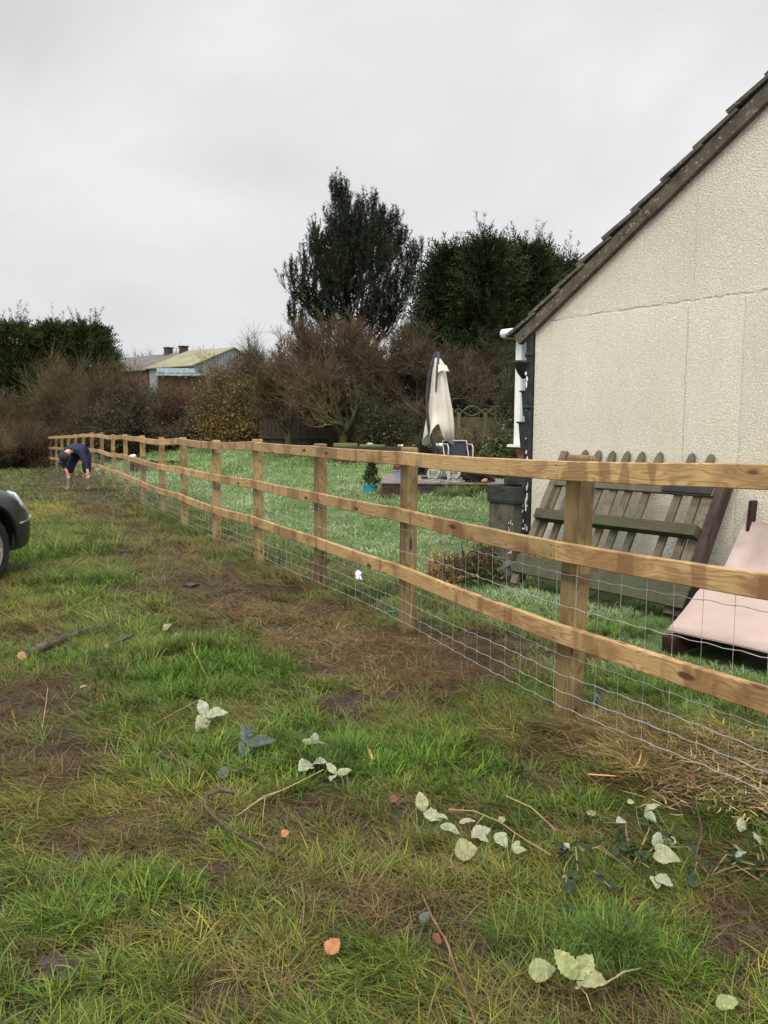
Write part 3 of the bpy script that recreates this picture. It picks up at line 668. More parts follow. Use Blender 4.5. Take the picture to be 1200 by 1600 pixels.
# planters hung on the front wall just round the corner
for i, (z0, z1, w) in enumerate([(1.52, 1.76, .19), (1.20, 1.46, .22), (.74, 1.10, .26)]):
    mb = MB(); zc = (z0 + z1) / 2; n = 1
    V = []
    for z, s_ in ((z0, .84), (z1, 1.0)):
        V += [(-.004, .02, z), (-w * s_, .02, z), (-w * s_, .02 + .30 * s_, z), (-.004, .02 + .30 * s_, z)]
    mb.add(V, [(0, 1, 2, 3), (7, 6, 5, 4), (0, 4, 5, 1), (1, 5, 6, 2), (2, 6, 7, 3), (3, 7, 4, 0)])
    mb.box((-w / 2 - .003, .17, z1), (w + .02, .33, .018))
    o = mb.build('wall_planter', 'planter_green', None, bevel=.006); o.matrix_world = hM
    tag(o, ['small dark green wall planter, topmost of three beside the black downpipe', 'dark green wall planter, middle one of three beside the black downpipe', 'tall dark green wall planter, lowest of three beside the black downpipe'][i], 'planter', 'dark planters hung by the house corner')
# ------------------------------------------------------------ grass: tufts scattered over the field and lawn
def blade(mb, base, yaw, L, w, arch, lean, seg=4, col=(1, 1, 1), twist=0):
    """one tapering blade that leaves the ground at angle `lean` from vertical and bends over by `arch`"""
    t = np.linspace(0, 1, seg + 1); th = lean + arch * t ** 1.3; ds = L / seg
    hx = np.concatenate([[0], np.cumsum(np.sin(th[:-1]) * ds)]); hz = np.concatenate([[0], np.cumsum(np.cos(th[:-1]) * ds)])
    yw = yaw + twist * t
    cx = base[0] + np.concatenate([[0], np.cumsum(np.sin(th[:-1]) * ds * np.cos(yw[:-1]))]); cy = base[1] + np.concatenate([[0], np.cumsum(np.sin(th[:-1]) * ds * np.sin(yw[:-1]))])
    hz = np.maximum(hz + base[2], .002)
    ww = w / 2 * np.where(t < .35, .75 + .7 * t, 1 - ((t - .35) / .65) ** 1.6 * .97); px, py = -np.sin(yw), np.cos(yw)
    V = np.empty(((seg + 1) * 2, 3)); V[0::2] = np.stack([cx - px * ww, cy - py * ww, hz], 1); V[1::2] = np.stack([cx + px * ww, cy + py * ww, hz], 1)
    k = np.arange(seg) * 2; c = np.empty(((seg + 1) * 2, 3)); sh = (.92 + .1 * t); c[0::2] = np.outer(sh, col); c[1::2] = np.outer(sh, col)
    mb.add(V, np.stack([k, k + 1, k + 3, k + 2], 1), 0, c)
protos = bpy.data.collections.new('grass_protos')
def proto(i, mb, mat):
    o = mb.build('tuft_%02d' % i, mat, color=True, smooth=True); SC.collection.objects.unlink(o); o.name = 'tuft_%02d' % i; protos.objects.link(o); return o
pr = random.Random(3); NP = 0; KIND = {}
def shade(lo=.45, hi=1.5, warm=0.0):
    v = pr.uniform(lo, hi); r = pr.random()
    if r < .12 + warm: return (v * 1.9, v * 1.45, v * .9)       # dying blade
    if r < .2 + warm: return (v * 1.35, v * 1.2, v * .8)
    return (v * pr.uniform(.85, 1.1), v, v * pr.uniform(.8, 1.1))
def reg(kind, mb, mat):
    global NP
    proto(NP, mb, mat); KIND.setdefault(kind, []).append(NP); NP += 1
for v in range(6):      # green upright tuft
    mb = MB()
    for _ in range(44):
        r = pr.uniform(0, .045) ; a = pr.uniform(0, 6.283)
        blade(mb, (r * math.cos(a), r * math.sin(a), -.006), a + pr.uniform(-1.2, 1.2), pr.uniform(.045, .12), pr.uniform(.002, .0042), pr.uniform(.5, 1.9), pr.uniform(.2, 1.15), 4, shade(), pr.uniform(-.6, .6))
    reg('up', mb, 'grass_blade')
for v in range(6):      # swept, trodden grass: blades lying mostly along +x
    mb = MB()
    for _ in range(40):
        blade(mb, (pr.uniform(-.07, .05), pr.uniform(-.06, .06), -.004), pr.gauss(0, .8), pr.uniform(.05, .14), pr.uniform(.002, .0042), pr.uniform(.0, .7), pr.uniform(1.0, 1.55), 4, shade(warm=.12), pr.uniform(-.7, .7))
    reg('lie', mb, 'grass_blade')
for v in range(5):      # flat thatch, dead stems
    mb = MB()
    for _ in range(26):
        a = pr.gauss(0, .9)
        blade(mb, (pr.uniform(-.08, .08), pr.uniform(-.08, .08), pr.uniform(0.004, .014)), a, pr.uniform(.04, .15), pr.uniform(.0014, .0032), pr.uniform(-.15, .15), pr.uniform(1.42, 1.62), 2, (lambda q: (q, q * .93, q * .8))(pr.uniform(.4, 1.35)), pr.uniform(-.3, .3))
    reg('thatch', mb, 'straw_blade')
for v in range(5):      # lawn
    mb = MB()
    for _ in range(60):
        blade(mb, (pr.uniform(-.08, .08), pr.uniform(-.08, .08), -.004), pr.uniform(0, 6.283), pr.uniform(.03, .065), pr.uniform(.003, .0055), pr.uniform(.4, 1.5), pr.uniform(.2, 1.1), 3, (lambda q: (q * pr.uniform(.85, 1.15), q, q * pr.uniform(.9, 1.2)))(pr.uniform(.6, 1.35)))
    reg('lawn', mb, 'grass_blade')
for v in range(4):      # mown lawn seen from further off
    mb = MB()
    for _ in range(100):
        blade(mb, (pr.uniform(-.2, .2), pr.uniform(-.2, .2), -.005), pr.uniform(0, 6.283), pr.uniform(.035, .075), pr.uniform(.004, .008), pr.uniform(.4, 1.4), pr.uniform(.3, 1.3), 2, (lambda q: (q * pr.uniform(.85, 1.15), q, q * pr.uniform(.9, 1.2)))(pr.uniform(.55, 1.4)))
    reg('lawn2', mb, 'grass_blade')
for v in range(3):      # pale broken straw
    mb = MB()
    for _ in range(22):
        blade(mb, (pr.uniform(-.09, .09), pr.uniform(-.09, .09), pr.uniform(.01, .03)), pr.uniform(0, 6.283), pr.uniform(.02, .09), pr.uniform(.003, .0065), pr.uniform(-.3, .5), pr.uniform(1.3, 1.62), 3, (lambda q: (q, q * .92, q * .76))(pr.uniform(.4, 1.4)), pr.uniform(-1.2, 1.2))
    reg('straw', mb, 'straw_blade')
for v in range(4):      # coarse far tuft
    mb = MB()
    for _ in range(60):
        blade(mb, (pr.uniform(-.22, .22), pr.uniform(-.22, .22), -.01), pr.uniform(0, 6.283), pr.uniform(.045, .10), pr.uniform(.006, .012), pr.uniform(.3, 1.2), pr.uniform(.5, 1.4), 2, (lambda q: (q * pr.uniform(.85, 1.2), q, q * pr.uniform(.9, 1.1)))(pr.uniform(.55, 1.4)))
    reg('far', mb, 'grass_blade')
for v in range(3):      # long tussock
    mb = MB()
    for _ in range(70):
        r = pr.uniform(0, .05); a = pr.uniform(0, 6.283)
        blade(mb, (r * math.cos(a), r * math.sin(a), -.01), a + pr.uniform(-.9, .9), pr.uniform(.14, .32), pr.uniform(.003, .005), pr.uniform(.8, 2.0), pr.uniform(.1, .5), 6, shade(), pr.uniform(-.4, .4))
    reg('tuss', mb, 'grass_blade')
# spread the points
def area(x0, x1, y0, y1, dens):
    n = int(abs(x1 - x0) * (y1 - y0) * dens); return rng.uniform(x0, x1, n), rng.uniform(y0, y1, n)
PX, PY, PK, PS, PR, PT = [], [], [], [], [], []
def flow(x, y): return 2.4 + 3.2 * (fbm(x * .8, y * .8, 91, 2) - .5) + 3.5 * (fbm(x * 3, y * 3, 95, 2) - .5)
def inview(x, y, m): return (y > .9) & (np.abs(x) < .475 * y + m)
def emit(x, y, kind, sc, yawr, tint, keep):
    k = rng.random(len(x)) < keep; x, y = x[k], y[k]; n = len(x); ids = np.array(KIND[kind])
    PX.append(x); PY.append(y); PK.append(ids[rng.integers(0, len(ids), n)]); PS.append((sc[k] if hasattr(sc, '__len__') else sc) * rng.uniform(.7, 1.3, n))
    PR.append(flow(x, y) + rng.normal(0, yawr, n)); PT.append(tint[k] * (.88 if kind in ('up', 'lie') else .94) * rng.uniform(.7, 1.25, n)[:, None])
def mixc(a, b_, t): return np.array(a) * (1 - t)[:, None] + np.array(b_) * t[:, None]
gA = (.086, .158, .026); gB = (.060, .140, .024); yC = (.210, .185, .050); dull = (.112, .130, .036); mudc = (.105, .078, .044)
bands = [(1.2, 3.2, 500, .9), (3.2, 5.5, 340, 1.0), (5.5, 9, 190, 1.3), (9, 15, 75, 1.9)]
for y0, y1, dn, sc in bands:
    x, y = area(-.475 * y1 - 1.7, .475 * y1 + 1.0, y0, y1, dn); k = inview(x, y, np.where(x < 0, 1.7, 1.0)); x, y = x[k], y[k]
    k = ~((fence_s(x, y) > .75) & (y > 4.6)); x, y = x[k], y[k]
    mud, gr_, ye, lw = cover(x, y); pn = fbm(x * 5, y * 5, 201, 3); t = np.clip((pn - .35) * 2.5, 0, 1)
    col = mixc(dull, gA, np.clip(gr_ * 1.1 + .25, 0, 1)); col = col * (1 - ye * .75)[:, None] + np.array(yC) * (ye * .75)[:, None]; col = col * (1 - t * .4)[:, None] + np.array(gB) * (t * .4)[:, None]
    col = col * (1 - mud * .7)[:, None] + np.array(mudc) * (mud * .7)[:, None]
    col = col * (.72 + .56 * fbm(x * 7, y * 7, 301, 2))[:, None]
    up = np.clip(.12 + .75 * gr_ + .5 * (pn - .5), 0, 1) * (1 - mud) 
    emit(x, y, 'up', sc * (.75 + .5 * gr_), 2.5, col * 1.05, up * .9)
    emit(x, y, 'lie', sc, .5, col, (.75 - .45 * gr_) * (1 - .80 * mud))
    th = mixc((.19, .14, .07), (.12, .082, .046), mud)
    emit(x, y, 'thatch', sc, .9, th, (.24 + .22 * ye) * (1 - .6 * gr_) + .34 * mud)
# lawn and far field
for y0, y1, dn, sc, kd in ((4.0, 8, 260, 1.0, 'lawn'), (8, 13, 34, .95, 'lawn2'), (13, 20, 24, 1.15, 'lawn2'), (20, 34, 9, 1.9, 'lawn2')):
    x, y = area(-.475 * y1 - 1, .3 * y1 + 1.5, y0, y1, dn); k = inview(x, y, 1.2) & (fence_s(x, y) > .2); x, y = x[k], y[k]
    lx = (x - HC.x) * W.x + (y - HC.y) * W.y; ly = (x - HC.x) * D_.x + (y - HC.y) * D_.y
    k = ~((lx > 0) & (ly > -.02)); x, y = x[k], y[k]; s = fence_s(x, y); lx = (x - HC.x) * W.x + (y - HC.y) * W.y; ly = (x - HC.x) * D_.x + (y - HC.y) * D_.y
    mud, gr_, ye, lw = cover(x, y); t = np.clip((fbm(x * 1.7, y * 1.7, 401, 3) - .35) * 3, 0, 1)
    col = mixc((.190, .285, .088), (.330, .410, .200), t)          # dewy pale green patches
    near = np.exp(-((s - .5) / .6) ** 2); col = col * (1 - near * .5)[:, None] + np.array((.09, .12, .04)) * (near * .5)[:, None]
    gatez = np.exp(-(((x - 1.9) / 1.3) ** 2 + ((y - 5.6) / 1.6) ** 2)); col = col * (1 - gatez * .6)[:, None] + np.array((.125, .165, .045)) * (gatez * .6)[:, None]
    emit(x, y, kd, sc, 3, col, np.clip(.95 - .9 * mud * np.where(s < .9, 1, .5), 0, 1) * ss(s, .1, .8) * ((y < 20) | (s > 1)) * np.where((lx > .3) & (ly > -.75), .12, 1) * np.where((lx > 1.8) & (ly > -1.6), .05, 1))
for y0, y1, dn, sc in ((13, 22, 26, 1.0), (22, 42, 13, 1.6)):
    x, y = area(-.475 * y1 - 2, -.1 * y0, y0, y1, dn); k = inview(x, y, 2) & (fence_s(x, y) < .5); x, y = x[k], y[k]
    mud, gr_, ye, lw = cover(x, y); t = np.clip((fbm(x * 1.1, y * 1.1, 501, 3) - .35) * 3, 0, 1)
    col = mixc((.15, .15, .05), (.10, .145, .04), t) * (1 - mud * .6)[:, None] + np.array(mudc) * (mud * .6)[:, None]
    emit(x, y, 'far', sc, 3, col, np.clip(1 - .85 * mud, 0, 1))
# straw dragged up against the netting, heap of cut hay, rough tussocks
def patch(px, py, rx, ry, n, kind, sc, tint, yj=1.0, lift=0):
    c = gp(px, py); d = c.y; x = rng.normal(c.x, rx * d / FPX * .6, n); y = rng.normal(c.y, ry * d * d / (FPX * CAM_H) * .6, n)
    emit(x, y, kind, sc, yj, np.tile(np.array(tint), (n, 1)) * rng.uniform(.6, 1.35, n)[:, None], np.full(n, 1.1))
patch(1090, 1180, 95, 32, 170, 'thatch', 1.1, (.25, .195, .10)); patch(1150, 1225, 75, 30, 110, 'straw', .9, (.46, .38, .22)); patch(1120, 1170, 90, 26, 46, 'straw', .9, (.36, .29, .16)); patch(1020, 1190, 50, 24, 30, 'straw', .9, (.32, .25, .13)); patch(970, 1150, 60, 30, 130, 'thatch', 1.1, (.26, .20, .10))
patch(1000, 1180, 60, 20, 50, 'lie', 1.1, (.26, .20, .09)); patch(1120, 1165, 80, 20, 60, 'lie', 1.0, (.30, .24, .11))
patch(560, 1010, 160, 22, 250, 'thatch', 1.2, (.20, .15, .08)); patch(420, 965, 90, 16, 130, 'thatch', 1.4, (.18, .14, .07)); patch(620, 1050, 80, 20, 80, 'thatch', 1.1, (.20, .14, .075)); patch(540, 1000, 150, 24, 40, 'straw', .9, (.30, .23, .13)); patch(300, 940, 160, 20, 40, 'straw', 1.0, (.22, .18, .10)); patch(760, 1060, 120, 22, 160, 'thatch', 1.0, (.15, .11, .065))
patch(460, 905, 70, 10, 60, 'lie', 1.5, (.16, .14, .06)); patch(350, 860, 60, 10, 60, 'lie', 1.5, (.16, .13, .06)); patch(400, 800, 60, 20, 0, 'tuss', 1, (.1, .14, .05))
patch(900, 1135, 35, 12, 60, 'thatch', 1, (.22, .17, .09)); patch(1060, 1085, 90, 22, 60, 'tuss', .45, (.11, .19, .04)); patch(960, 990, 60, 10, 26, 'tuss', .45, (.11, .18, .04))
patch(720, 775, 40, 4, 26, 'tuss', 1.0, (.16, .22, .09)); patch(600, 770, 14, 3, 9, 'tuss', .8, (.24, .19, .10)); patch(770, 783, 14, 3, 9, 'tuss', .9, (.14, .22, .08))
patch(590, 935, 60, 10, 30, 'tuss', .5, (.09, .12, .045)); patch(690, 1330, 40, 8, 8, 'tuss', .35, (.09, .12, .04)); patch(950, 1490, 80, 40, 26, 'tuss', .36, (.085, .15, .035)); patch(520, 1190, 70, 20, 26, 'tuss', .4, (.07, .12, .03))
patch(300, 1020, 60, 20, 26, 'tuss', .55, (.10, .14, .035)); patch(340, 880, 0, 0, 0, 'tuss', 1, (.1, .1, .1))
PX, PY, PK, PS, PR, PT = [np.concatenate(a) for a in (PX, PY, PK, PS, PR, PT)]
# keep clear of pots, deck and walls
PZ = gz(PX, PY); n = len(PX)
me = bpy.data.meshes.new('grass'); me.vertices.add(n); me.vertices.foreach_set('co', np.stack([PX, PY, PZ], 1).astype(np.float32).ravel())
def att(nm, ty, arr, fld):
    a = me.attributes.new(nm, ty, 'POINT'); a.data.foreach_set(fld, arr.ravel())
att('pid', 'INT', PK.astype(np.int32), 'value'); att('scl', 'FLOAT', PS.astype(np.float32), 'value')
tl = rng.normal(0, .12, (n, 2)); att('rot', 'FLOAT_VECTOR', np.stack([tl[:, 0], tl[:, 1], PR], 1).astype(np.float32), 'vector')
att('tint', 'FLOAT_COLOR', np.concatenate([PT, np.ones((n, 1))], 1).astype(np.float32), 'color')
grass = bpy.data.objects.new('grass', me); link(grass); tag(grass, kind='stuff', label='wet trampled green and yellow grass with dead straw covering the field and lawn', cat='grass')
ng = bpy.data.node_groups.new('scatter', 'GeometryNodeTree')
ng.interface.new_socket('Geometry', in_out='INPUT', socket_type='NodeSocketGeometry'); ng.interface.new_socket('Geometry', in_out='OUTPUT', socket_type='NodeSocketGeometry')
gi = ng.nodes.new('NodeGroupInput'); go = ng.nodes.new('NodeGroupOutput'); iop = ng.nodes.new('GeometryNodeInstanceOnPoints'); ci = ng.nodes.new('GeometryNodeCollectionInfo')
ci.inputs['Collection'].default_value = protos; ci.inputs['Separate Children'].default_value = True; ci.inputs['Reset Children'].default_value = True
def na_(nm, ty):
    a = ng.nodes.new('GeometryNodeInputNamedAttribute'); a.data_type = ty; a.inputs['Name'].default_value = nm; return a.outputs[0]
ng.links.new(gi.outputs[0], iop.inputs['Points']); ng.links.new(ci.outputs[0], iop.inputs['Instance']); iop.inputs['Pick Instance'].default_value = True
ng.links.new(na_('pid', 'INT'), iop.inputs['Instance Index']); ng.links.new(na_('scl', 'FLOAT'), iop.inputs['Scale'])
e2r = ng.nodes.new('FunctionNodeEulerToRotation'); ng.links.new(na_('rot', 'FLOAT_VECTOR'), e2r.inputs[0]); ng.links.new(e2r.outputs[0], iop.inputs['Rotation'])
ng.links.new(iop.outputs[0], go.inputs[0])
md = grass.modifiers.new('scatter', 'NODES'); md.node_group = ng
print('grass points', n)
# ------------------------------------------------------------ things against the gable
def inhouse(mb, name, mat, label, cat, group=None, M=None, **k):
    o = mb.build(name, mat, None, **k); o.matrix_world = M or hM; return tag(o, label, cat, group)
# picket panel leaning on the wall. panel frame: X along the wall, Y up the panel, Z out of its face
PA, PL = .42, 1.32; base_out, top_z = .66, 1.14
pu = Vector((0, base_out - .03, top_z)).normalized()       # direction up the panel in (along, towards wall, up)
P0 = Vector((PA, -base_out, G(HC.x + W.x * 1.2 - D_.x * .6, HC.y + W.y * 1.2 - D_.y * .6) + .045))
Xl, Yl = Vector((1, 0, 0)), pu; Zl = Xl.cross(Yl)
PM = Matrix((Xl, Yl, Zl)).transposed().to_4x4(); PM.translation = P0; PM = hM @ PM
gate = thing('picket_panel', 'weathered grey picket fence panel with mossy rails leaning against the cream wall', 'fence panel'); gate.matrix_world = PM
def gbox(name, x0, x1, y0, y1, z0, z1, mat, tip=0, mb=None, slant=0):
    cx = (x0 + x1) / 2; L_ = y1 - y0
    mb = MB()
    if tip:
        w = (x1 - x0) / 2; t = (z1 - z0) / 2; pr_ = [(0, -w), (L_ - tip, -w), (L_ - tip * .35, -w * .75), (L_, -w * .18), (L_, w * .18), (L_ - tip * .35, w * .75), (L_ - tip, w), (0, w)]
        V = [(a, b_, -t) for a, b_ in pr_] + [(a, b_, t) for a, b_ in pr_]; n = len(pr_)
        mb.add(V, [tuple(range(n))[::-1]]); mb.add(V, [tuple(range(n, 2 * n))]); mb.add(V, [(q, (q + 1) % n, n + (q + 1) % n, n + q) for q in range(n)])
        M = Matrix(((0, -1, 0, cx), (1, 0, 0, y0), (0, 0, 1, (z0 + z1) / 2), (0, 0, 0, 1)))
    elif x1 - x0 > L_:
        mb.box(((x1 - x0) / 2, 0, 0), (x1 - x0, y1 - y0, z1 - z0)); M = Matrix.Translation((x0, (y0 + y1) / 2, (z0 + z1) / 2)) @ Matrix.Rotation(slant, 4, 'Z')
    else:
        mb.box((L_ / 2, 0, 0), (L_, x1 - x0, z1 - z0)); M = Matrix(((0, -1, 0, cx), (1, 0, 0, y0), (0, 0, 1, (z0 + z1) / 2), (0, 0, 0, 1)))
    return mb.build(name, mat, gate, M=M, bevel=.003)
PWd = 1.80
wallx = lambda px: (lambda v: ((Vector((0, 0, CAM_H)) - HC) + v * (((.03 - (Vector((0, 0, CAM_H)) - HC).dot(-D_)) / v.dot(-D_)))).dot(W) - PA)(rayd(px, 716))
for i, x in enumerate([wallx(q) for q in (893, 914, 935, 957, 980, 1003, 1031, 1081, 1111)]):
    gbox('picket', x - .034, x + .034, .14 if i % 3 else .18, PL + (.02 if i else -.03), -.010, .012, 'grey_timber', tip=.06)
gbox('stile', .0, .07, -.02, PL - .02, .013, .055, 'grey_timber'); gbox('stile', 1.53, 1.622, .0, PL - .20, -.012, .015, 'grey_timber'); gbox('stile', 1.63, 1.70, -.02, PL - .13, -.07, .045, 'dark_timber')
gbox('top_rail', .04, 1.625, PL - .36, PL - .28, .014, .045, 'grey_timber'); gbox('top_rail_cap', 1.18, 1.61, PL - .352, PL - .285, .047, .062, 'black_paint')
gbox('middle_rail', .03, 1.625, .60, .69, .018, .115, 'mossy_timber')
gbox('lower_rail', .06, 1.64, .30, .38, .016, .045, 'grey_timber')
gbox('gravel_board', .0, 1.72, .08, .25, .058, .085, 'mossy_timber', slant=-.025); gbox('foot_board', .9, 1.74, .30, .335, .047, .075, 'dark_timber')
# stone and debris under it
def rock(name, c, r, mat, label, cat, seed=0, sq=(1, 1, .7), group=None, n=2):
    bm = bmesh.new(); bmesh.ops.create_icosphere(bm, subdivisions=4 if mat == 'wet_mud' else n, radius=1); rr = random.Random(seed); off = [Vector((rr.uniform(-1, 1), rr.uniform(-1, 1), rr.uniform(-1, 1))).normalized() for _ in range(7)]
    for v in bm.verts:
        f = 1
        for q, o_ in enumerate(off): f -= .22 * max(0, v.co.dot(o_) - .55) * 1.6
        if mat == 'wet_mud': f *= 1 + .5 * (float(fbm(np.array([v.co.x * 2.2 + seed]), np.array([v.co.y * 2.2 + v.co.z]), seed, 3)[0]) - .5)
        v.co = Vector((v.co.x * sq[0], v.co.y * sq[1], v.co.z * sq[2])) * r * f
    me = bpy.data.meshes.new(name); bm.to_mesh(me); bm.free(); me.materials.append(MATS[mat]); o = bpy.data.objects.new(name, me); link(o); o.location = c; o.rotation_euler = (0, 0, rr.uniform(0, 6))
    return tag(o, label, cat, group)
p = atd(792, 862, 7.75); rock('stone', (p.x, p.y, G(p.x, p.y) + .08), .17, 'concrete', 'rough dark stone under the block pile, half sunk in weeds', 'stone', 3, (1.3, .8, .75))
# block pile at the corner: concrete block, two black troughs
b0 = Vector((-.42, .18, 0))       # house frame
mb = MB(); mb.box((-.25, .05, .40), (.34, .42, .56)); o = inhouse(mb, 'concrete_block', 'concrete', 'grey concrete block with white splashes standing at the black house corner', 'block', bevel=.012)
mb = MB()
for q in range(26): 
    z = pr.uniform(.16, .6); y = pr.uniform(-.1, .1); s_ = pr.uniform(.004, .012); mb.add([(.0312 - .26 + .26, -.172 , z)], []) if 0 else mb.box((-.12 + pr.uniform(-.03, .03), -.161, z), (s_, .004, s_ * pr.uniform(1, 2.5)))
mb.build('paint_stain', 'white_splash', o)['kind'] = 'stuff'
mb = MB(); mb.box((-.24, .05, .055), (.44, .48, .13)); inhouse(mb, 'paving_slab', 'concrete', 'low rough slab under the concrete block by the house corner', 'slab', bevel=.015)
for i, (z, w, xo, yo) in enumerate([(.745, .38, -.235, .02), (.895, .28, -.16, .09)]):
    mb = MB(); h, d = (.155, .40) if i == 0 else (.10, .34); t = .022; cx, cy = xo, yo
    mb.box((cx, cy, z - h / 2 + .012 + h / 2 - h / 2 + .01), (w, d, .02)); 
    for sx_ in (-1, 1): mb.box((cx + sx_ * (w / 2 - t / 2), cy, z + h * .5 * 0 + .02), (t, d, h))
    for sy_ in (-1, 1): mb.box((cx, cy + sy_ * (d / 2 - t / 2), z + .0205), (w - 2 * t - .002, t, h * .98))
    inhouse(mb, 'wooden_trough', 'black_trough', ['long black wooden trough on top of the concrete block', 'small black wooden trough stacked on the longer trough'][i], 'trough', bevel=.004)
# pink board: slack sheet, upper part up the wall, lower part resting on maroon timbers
def hp(a, out, z): return hM @ Vector((a, -out, z))
def on_plane(px, py, out):       # point of the view ray lying `out` metres in front of the gable plane
    v = rayd(px, py); o_ = Vector((0, 0, CAM_H)); n_ = -D_; t_ = (out - (o_ - HC).dot(n_)) / v.dot(n_); p_ = o_ + v * t_; return ((p_ - HC).dot(W), out, p_.z)
edge_ = [on_plane(1163, 814, .05), on_plane(1150, 845, .10), on_plane(1133, 883, .20), on_plane(1108, 907, .42), on_plane(1088, 925, .72), on_plane(1077, 940, .90), on_plane(1062, 959, 1.18), on_plane(1042, 984, 1.55)]
print('sheet', [tuple(round(c, 2) for c in q) for q in edge_])
mb = MB(); nu, nv = 14, 22; V = []
a_s = np.linspace(0, 1, nu); pv = np.linspace(0, len(edge_) - 1, nv); lft, po, pz = [np.interp(pv, range(len(edge_)), [q[k] for q in edge_]) for k in range(3)]
for q in range(nv):
    for u in a_s: V.append((lft[q] + u * 2.2, -(po[q] + .012 * math.sin(u * 9)), pz[q] + .012 * math.sin(u * 7 + q * .3) * (q / nv) - .03 * u * (q / nv)))
V = np.array(V); nrm_ = np.array([0, .35, -.93]) * .009
F_ = [(q * nu + u, (q + 1) * nu + u, (q + 1) * nu + u + 1, q * nu + u + 1) for q in range(nv - 1) for u in range(nu - 1)]; nb = len(V)
rim = [q * nu for q in range(nv)] + [(nv - 1) * nu + u for u in range(1, nu)] + [q * nu + nu - 1 for q in range(nv - 2, -1, -1)] + list(range(nu - 2, 0, -1))
mb.add(np.vstack([V, V + nrm_]), F_ + [(f[3] + nb, f[2] + nb, f[1] + nb, f[0] + nb) for f in F_] + [(rim[i], rim[(i + 1) % len(rim)], rim[(i + 1) % len(rim)] + nb, rim[i] + nb) for i in range(len(rim))])
sheet = inhouse(mb, 'board_sheet', 'pink_board', 'pale pink sheet of board bent against the wall on maroon timbers', 'sheet', smooth=True)
def beam(name, a, b_, w, t, mat, label, cat, group=None, parent=None, roll=0):
    M = frame(a, b_); L_ = (b_ - a).length; mb = MB(); mb.box((L_ / 2, 0, 0), (L_, t, w)); o = mb.build(name, mat, parent, M=M @ Matrix.Rotation(roll, 4, 'X'), bevel=.004)
    return tag(o, label, cat, group) if label else o
u0 = on_plane(1178, 782, .03); beam('maroon_timber', hp(u0[0] - .05, .020, .05), hp(u0[0], .020, u0[2]), .03, .115, 'maroon_timber', 'dark maroon timber propped upright behind the pink sheet', 'timber', 'maroon timbers by the wall')
e7 = edge_[-1]; beam('maroon_timber', hp(e7[0] + .03, e7[1] + .03, e7[2] - .085), hp(e7[0] + .15, .25, .12), .10, .09, 'maroon_timber', 'maroon timber on the grass under the edge of the pink sheet', 'timber', 'maroon timbers by the wall')
beam('maroon_timber', hp(e7[0] + .35, 1.25, .03), hp(4.2, 1.25, .03), .12, .10, 'dark_timber', 'long near-black bar along the dark gap beneath the pink sheet', 'timber', 'maroon timbers by the wall')  # near-black bar set where the photo shows a black gap under the sheet's front edge

# ------------------------------------------------------------ garden: deck, ornaments, pots, parasol
dl = gp(597, 779); DY = dl.y; DZ = G(-.8, DY) + .26
dx0, dx1 = dl.x, 3.3; dtop = 1.39 - (755.5 - 671.5) * DY / FPX
deck = thing('garden_deck', 'low dark timber deck with grey boards at the back of the lawn', 'deck', (dx0, DY, dtop))
mb = MB(); mb.box(((dx1 - dx0) / 2, .02, -.19), (dx1 - dx0, .04, .30)); mb.box((.02, 1.55, -.19), (.04, 3.0, .30)); mb.build('fascia', 'dark_timber', deck, bevel=.004)
for k in range(24):
    mb = MB(); L_ = (dx1 - dx0) + .04; plank(mb, L_, .028, .118, 2); M = Matrix.Translation((-.02, .04 + k * .125, -.012)); mb.build('deck_board', 'deck_timber', deck, M=M)
def ornament(px, label):
    p = atd(px, 755, DY + .22); z = dtop + .003
    t = thing('stone_ornament', label, 'ornament', (p.x, p.y, z), R(-25), 'stone figures on the deck edge'); t.scale = (.88, .88, .70)
    mb = MB(); mb.box((0, 0, .02), (.34, .30, .04)); mb.box((0, 0, .058), (.26, .23, .034)); mb.build('plinth', 'stone', t, bevel=.012)
    mb = MB(); mb.lathe([(0, .07), (.085, .075), (.10, .12), (.085, .17), (.10, .22), (.125, .28), (.12, .34), (.085, .38), (.07, .40)], (0, 0, 0), 16)
    bm = mb.build('body', 'stone', t, smooth=True)
    mb = MB(); mb.lathe([(0, .385), (.07, .39), (.115, .44), (.12, .49), (.09, .54), (0, .56)], (0, -.015, 0), 16); mb.lathe([(0, -.05), (.03, -.04), (.05, 0), (.045, .03), (0, .05)], (0, -.125, .455), 10, rot=Euler((R(70), 0, 0)))
    for s in (-1, 1): mb.lathe([(.03, 0), (.035, .04), (.015, .08), (0, .085)], (s * .075, .01, .52), 8)
    h = mb.build('head', 'stone', t, smooth=True)
    mb = MB()
    for s in (-1, 1): mb.tube([(s * .10, -.02, .30), (s * .11, -.08, .20), (s * .06, -.11, .09)], [.035, .035, .03], 8)
    mb.build('foreleg', 'stone', t, smooth=True)
ornament(679, 'stone figure on a plinth, nearer the wooden fence post'); ornament(711, 'stone figure on a plinth, next to the black folded sheeting')
p = atd(745, 752, DY + .45); mb = MB(); rr = random.Random(8)
for k in range(9):
    w = .52 - .02 * k + rr.uniform(-.05, .05); z = k * .027; x = rr.uniform(-.03, .03); n = 22; V = []
    for zz in (0, .022):
        for q in range(n):
            a = q * 2 * math.pi / n; rx = w * .62 * (1 + .10 * math.sin(3 * a + k)) ; V.append((x + rx * math.cos(a), .33 * math.sin(a) * (1 + .1 * math.sin(2 * a + k)), z + zz + .010 * math.sin(4 * a + k * 2)))
    mb.add(V, [tuple(range(n))[::-1]]); mb.add(V, [tuple(range(n, 2 * n))]); mb.add(V, [(q, (q + 1) % n, n + (q + 1) % n, n + q) for q in range(n)])
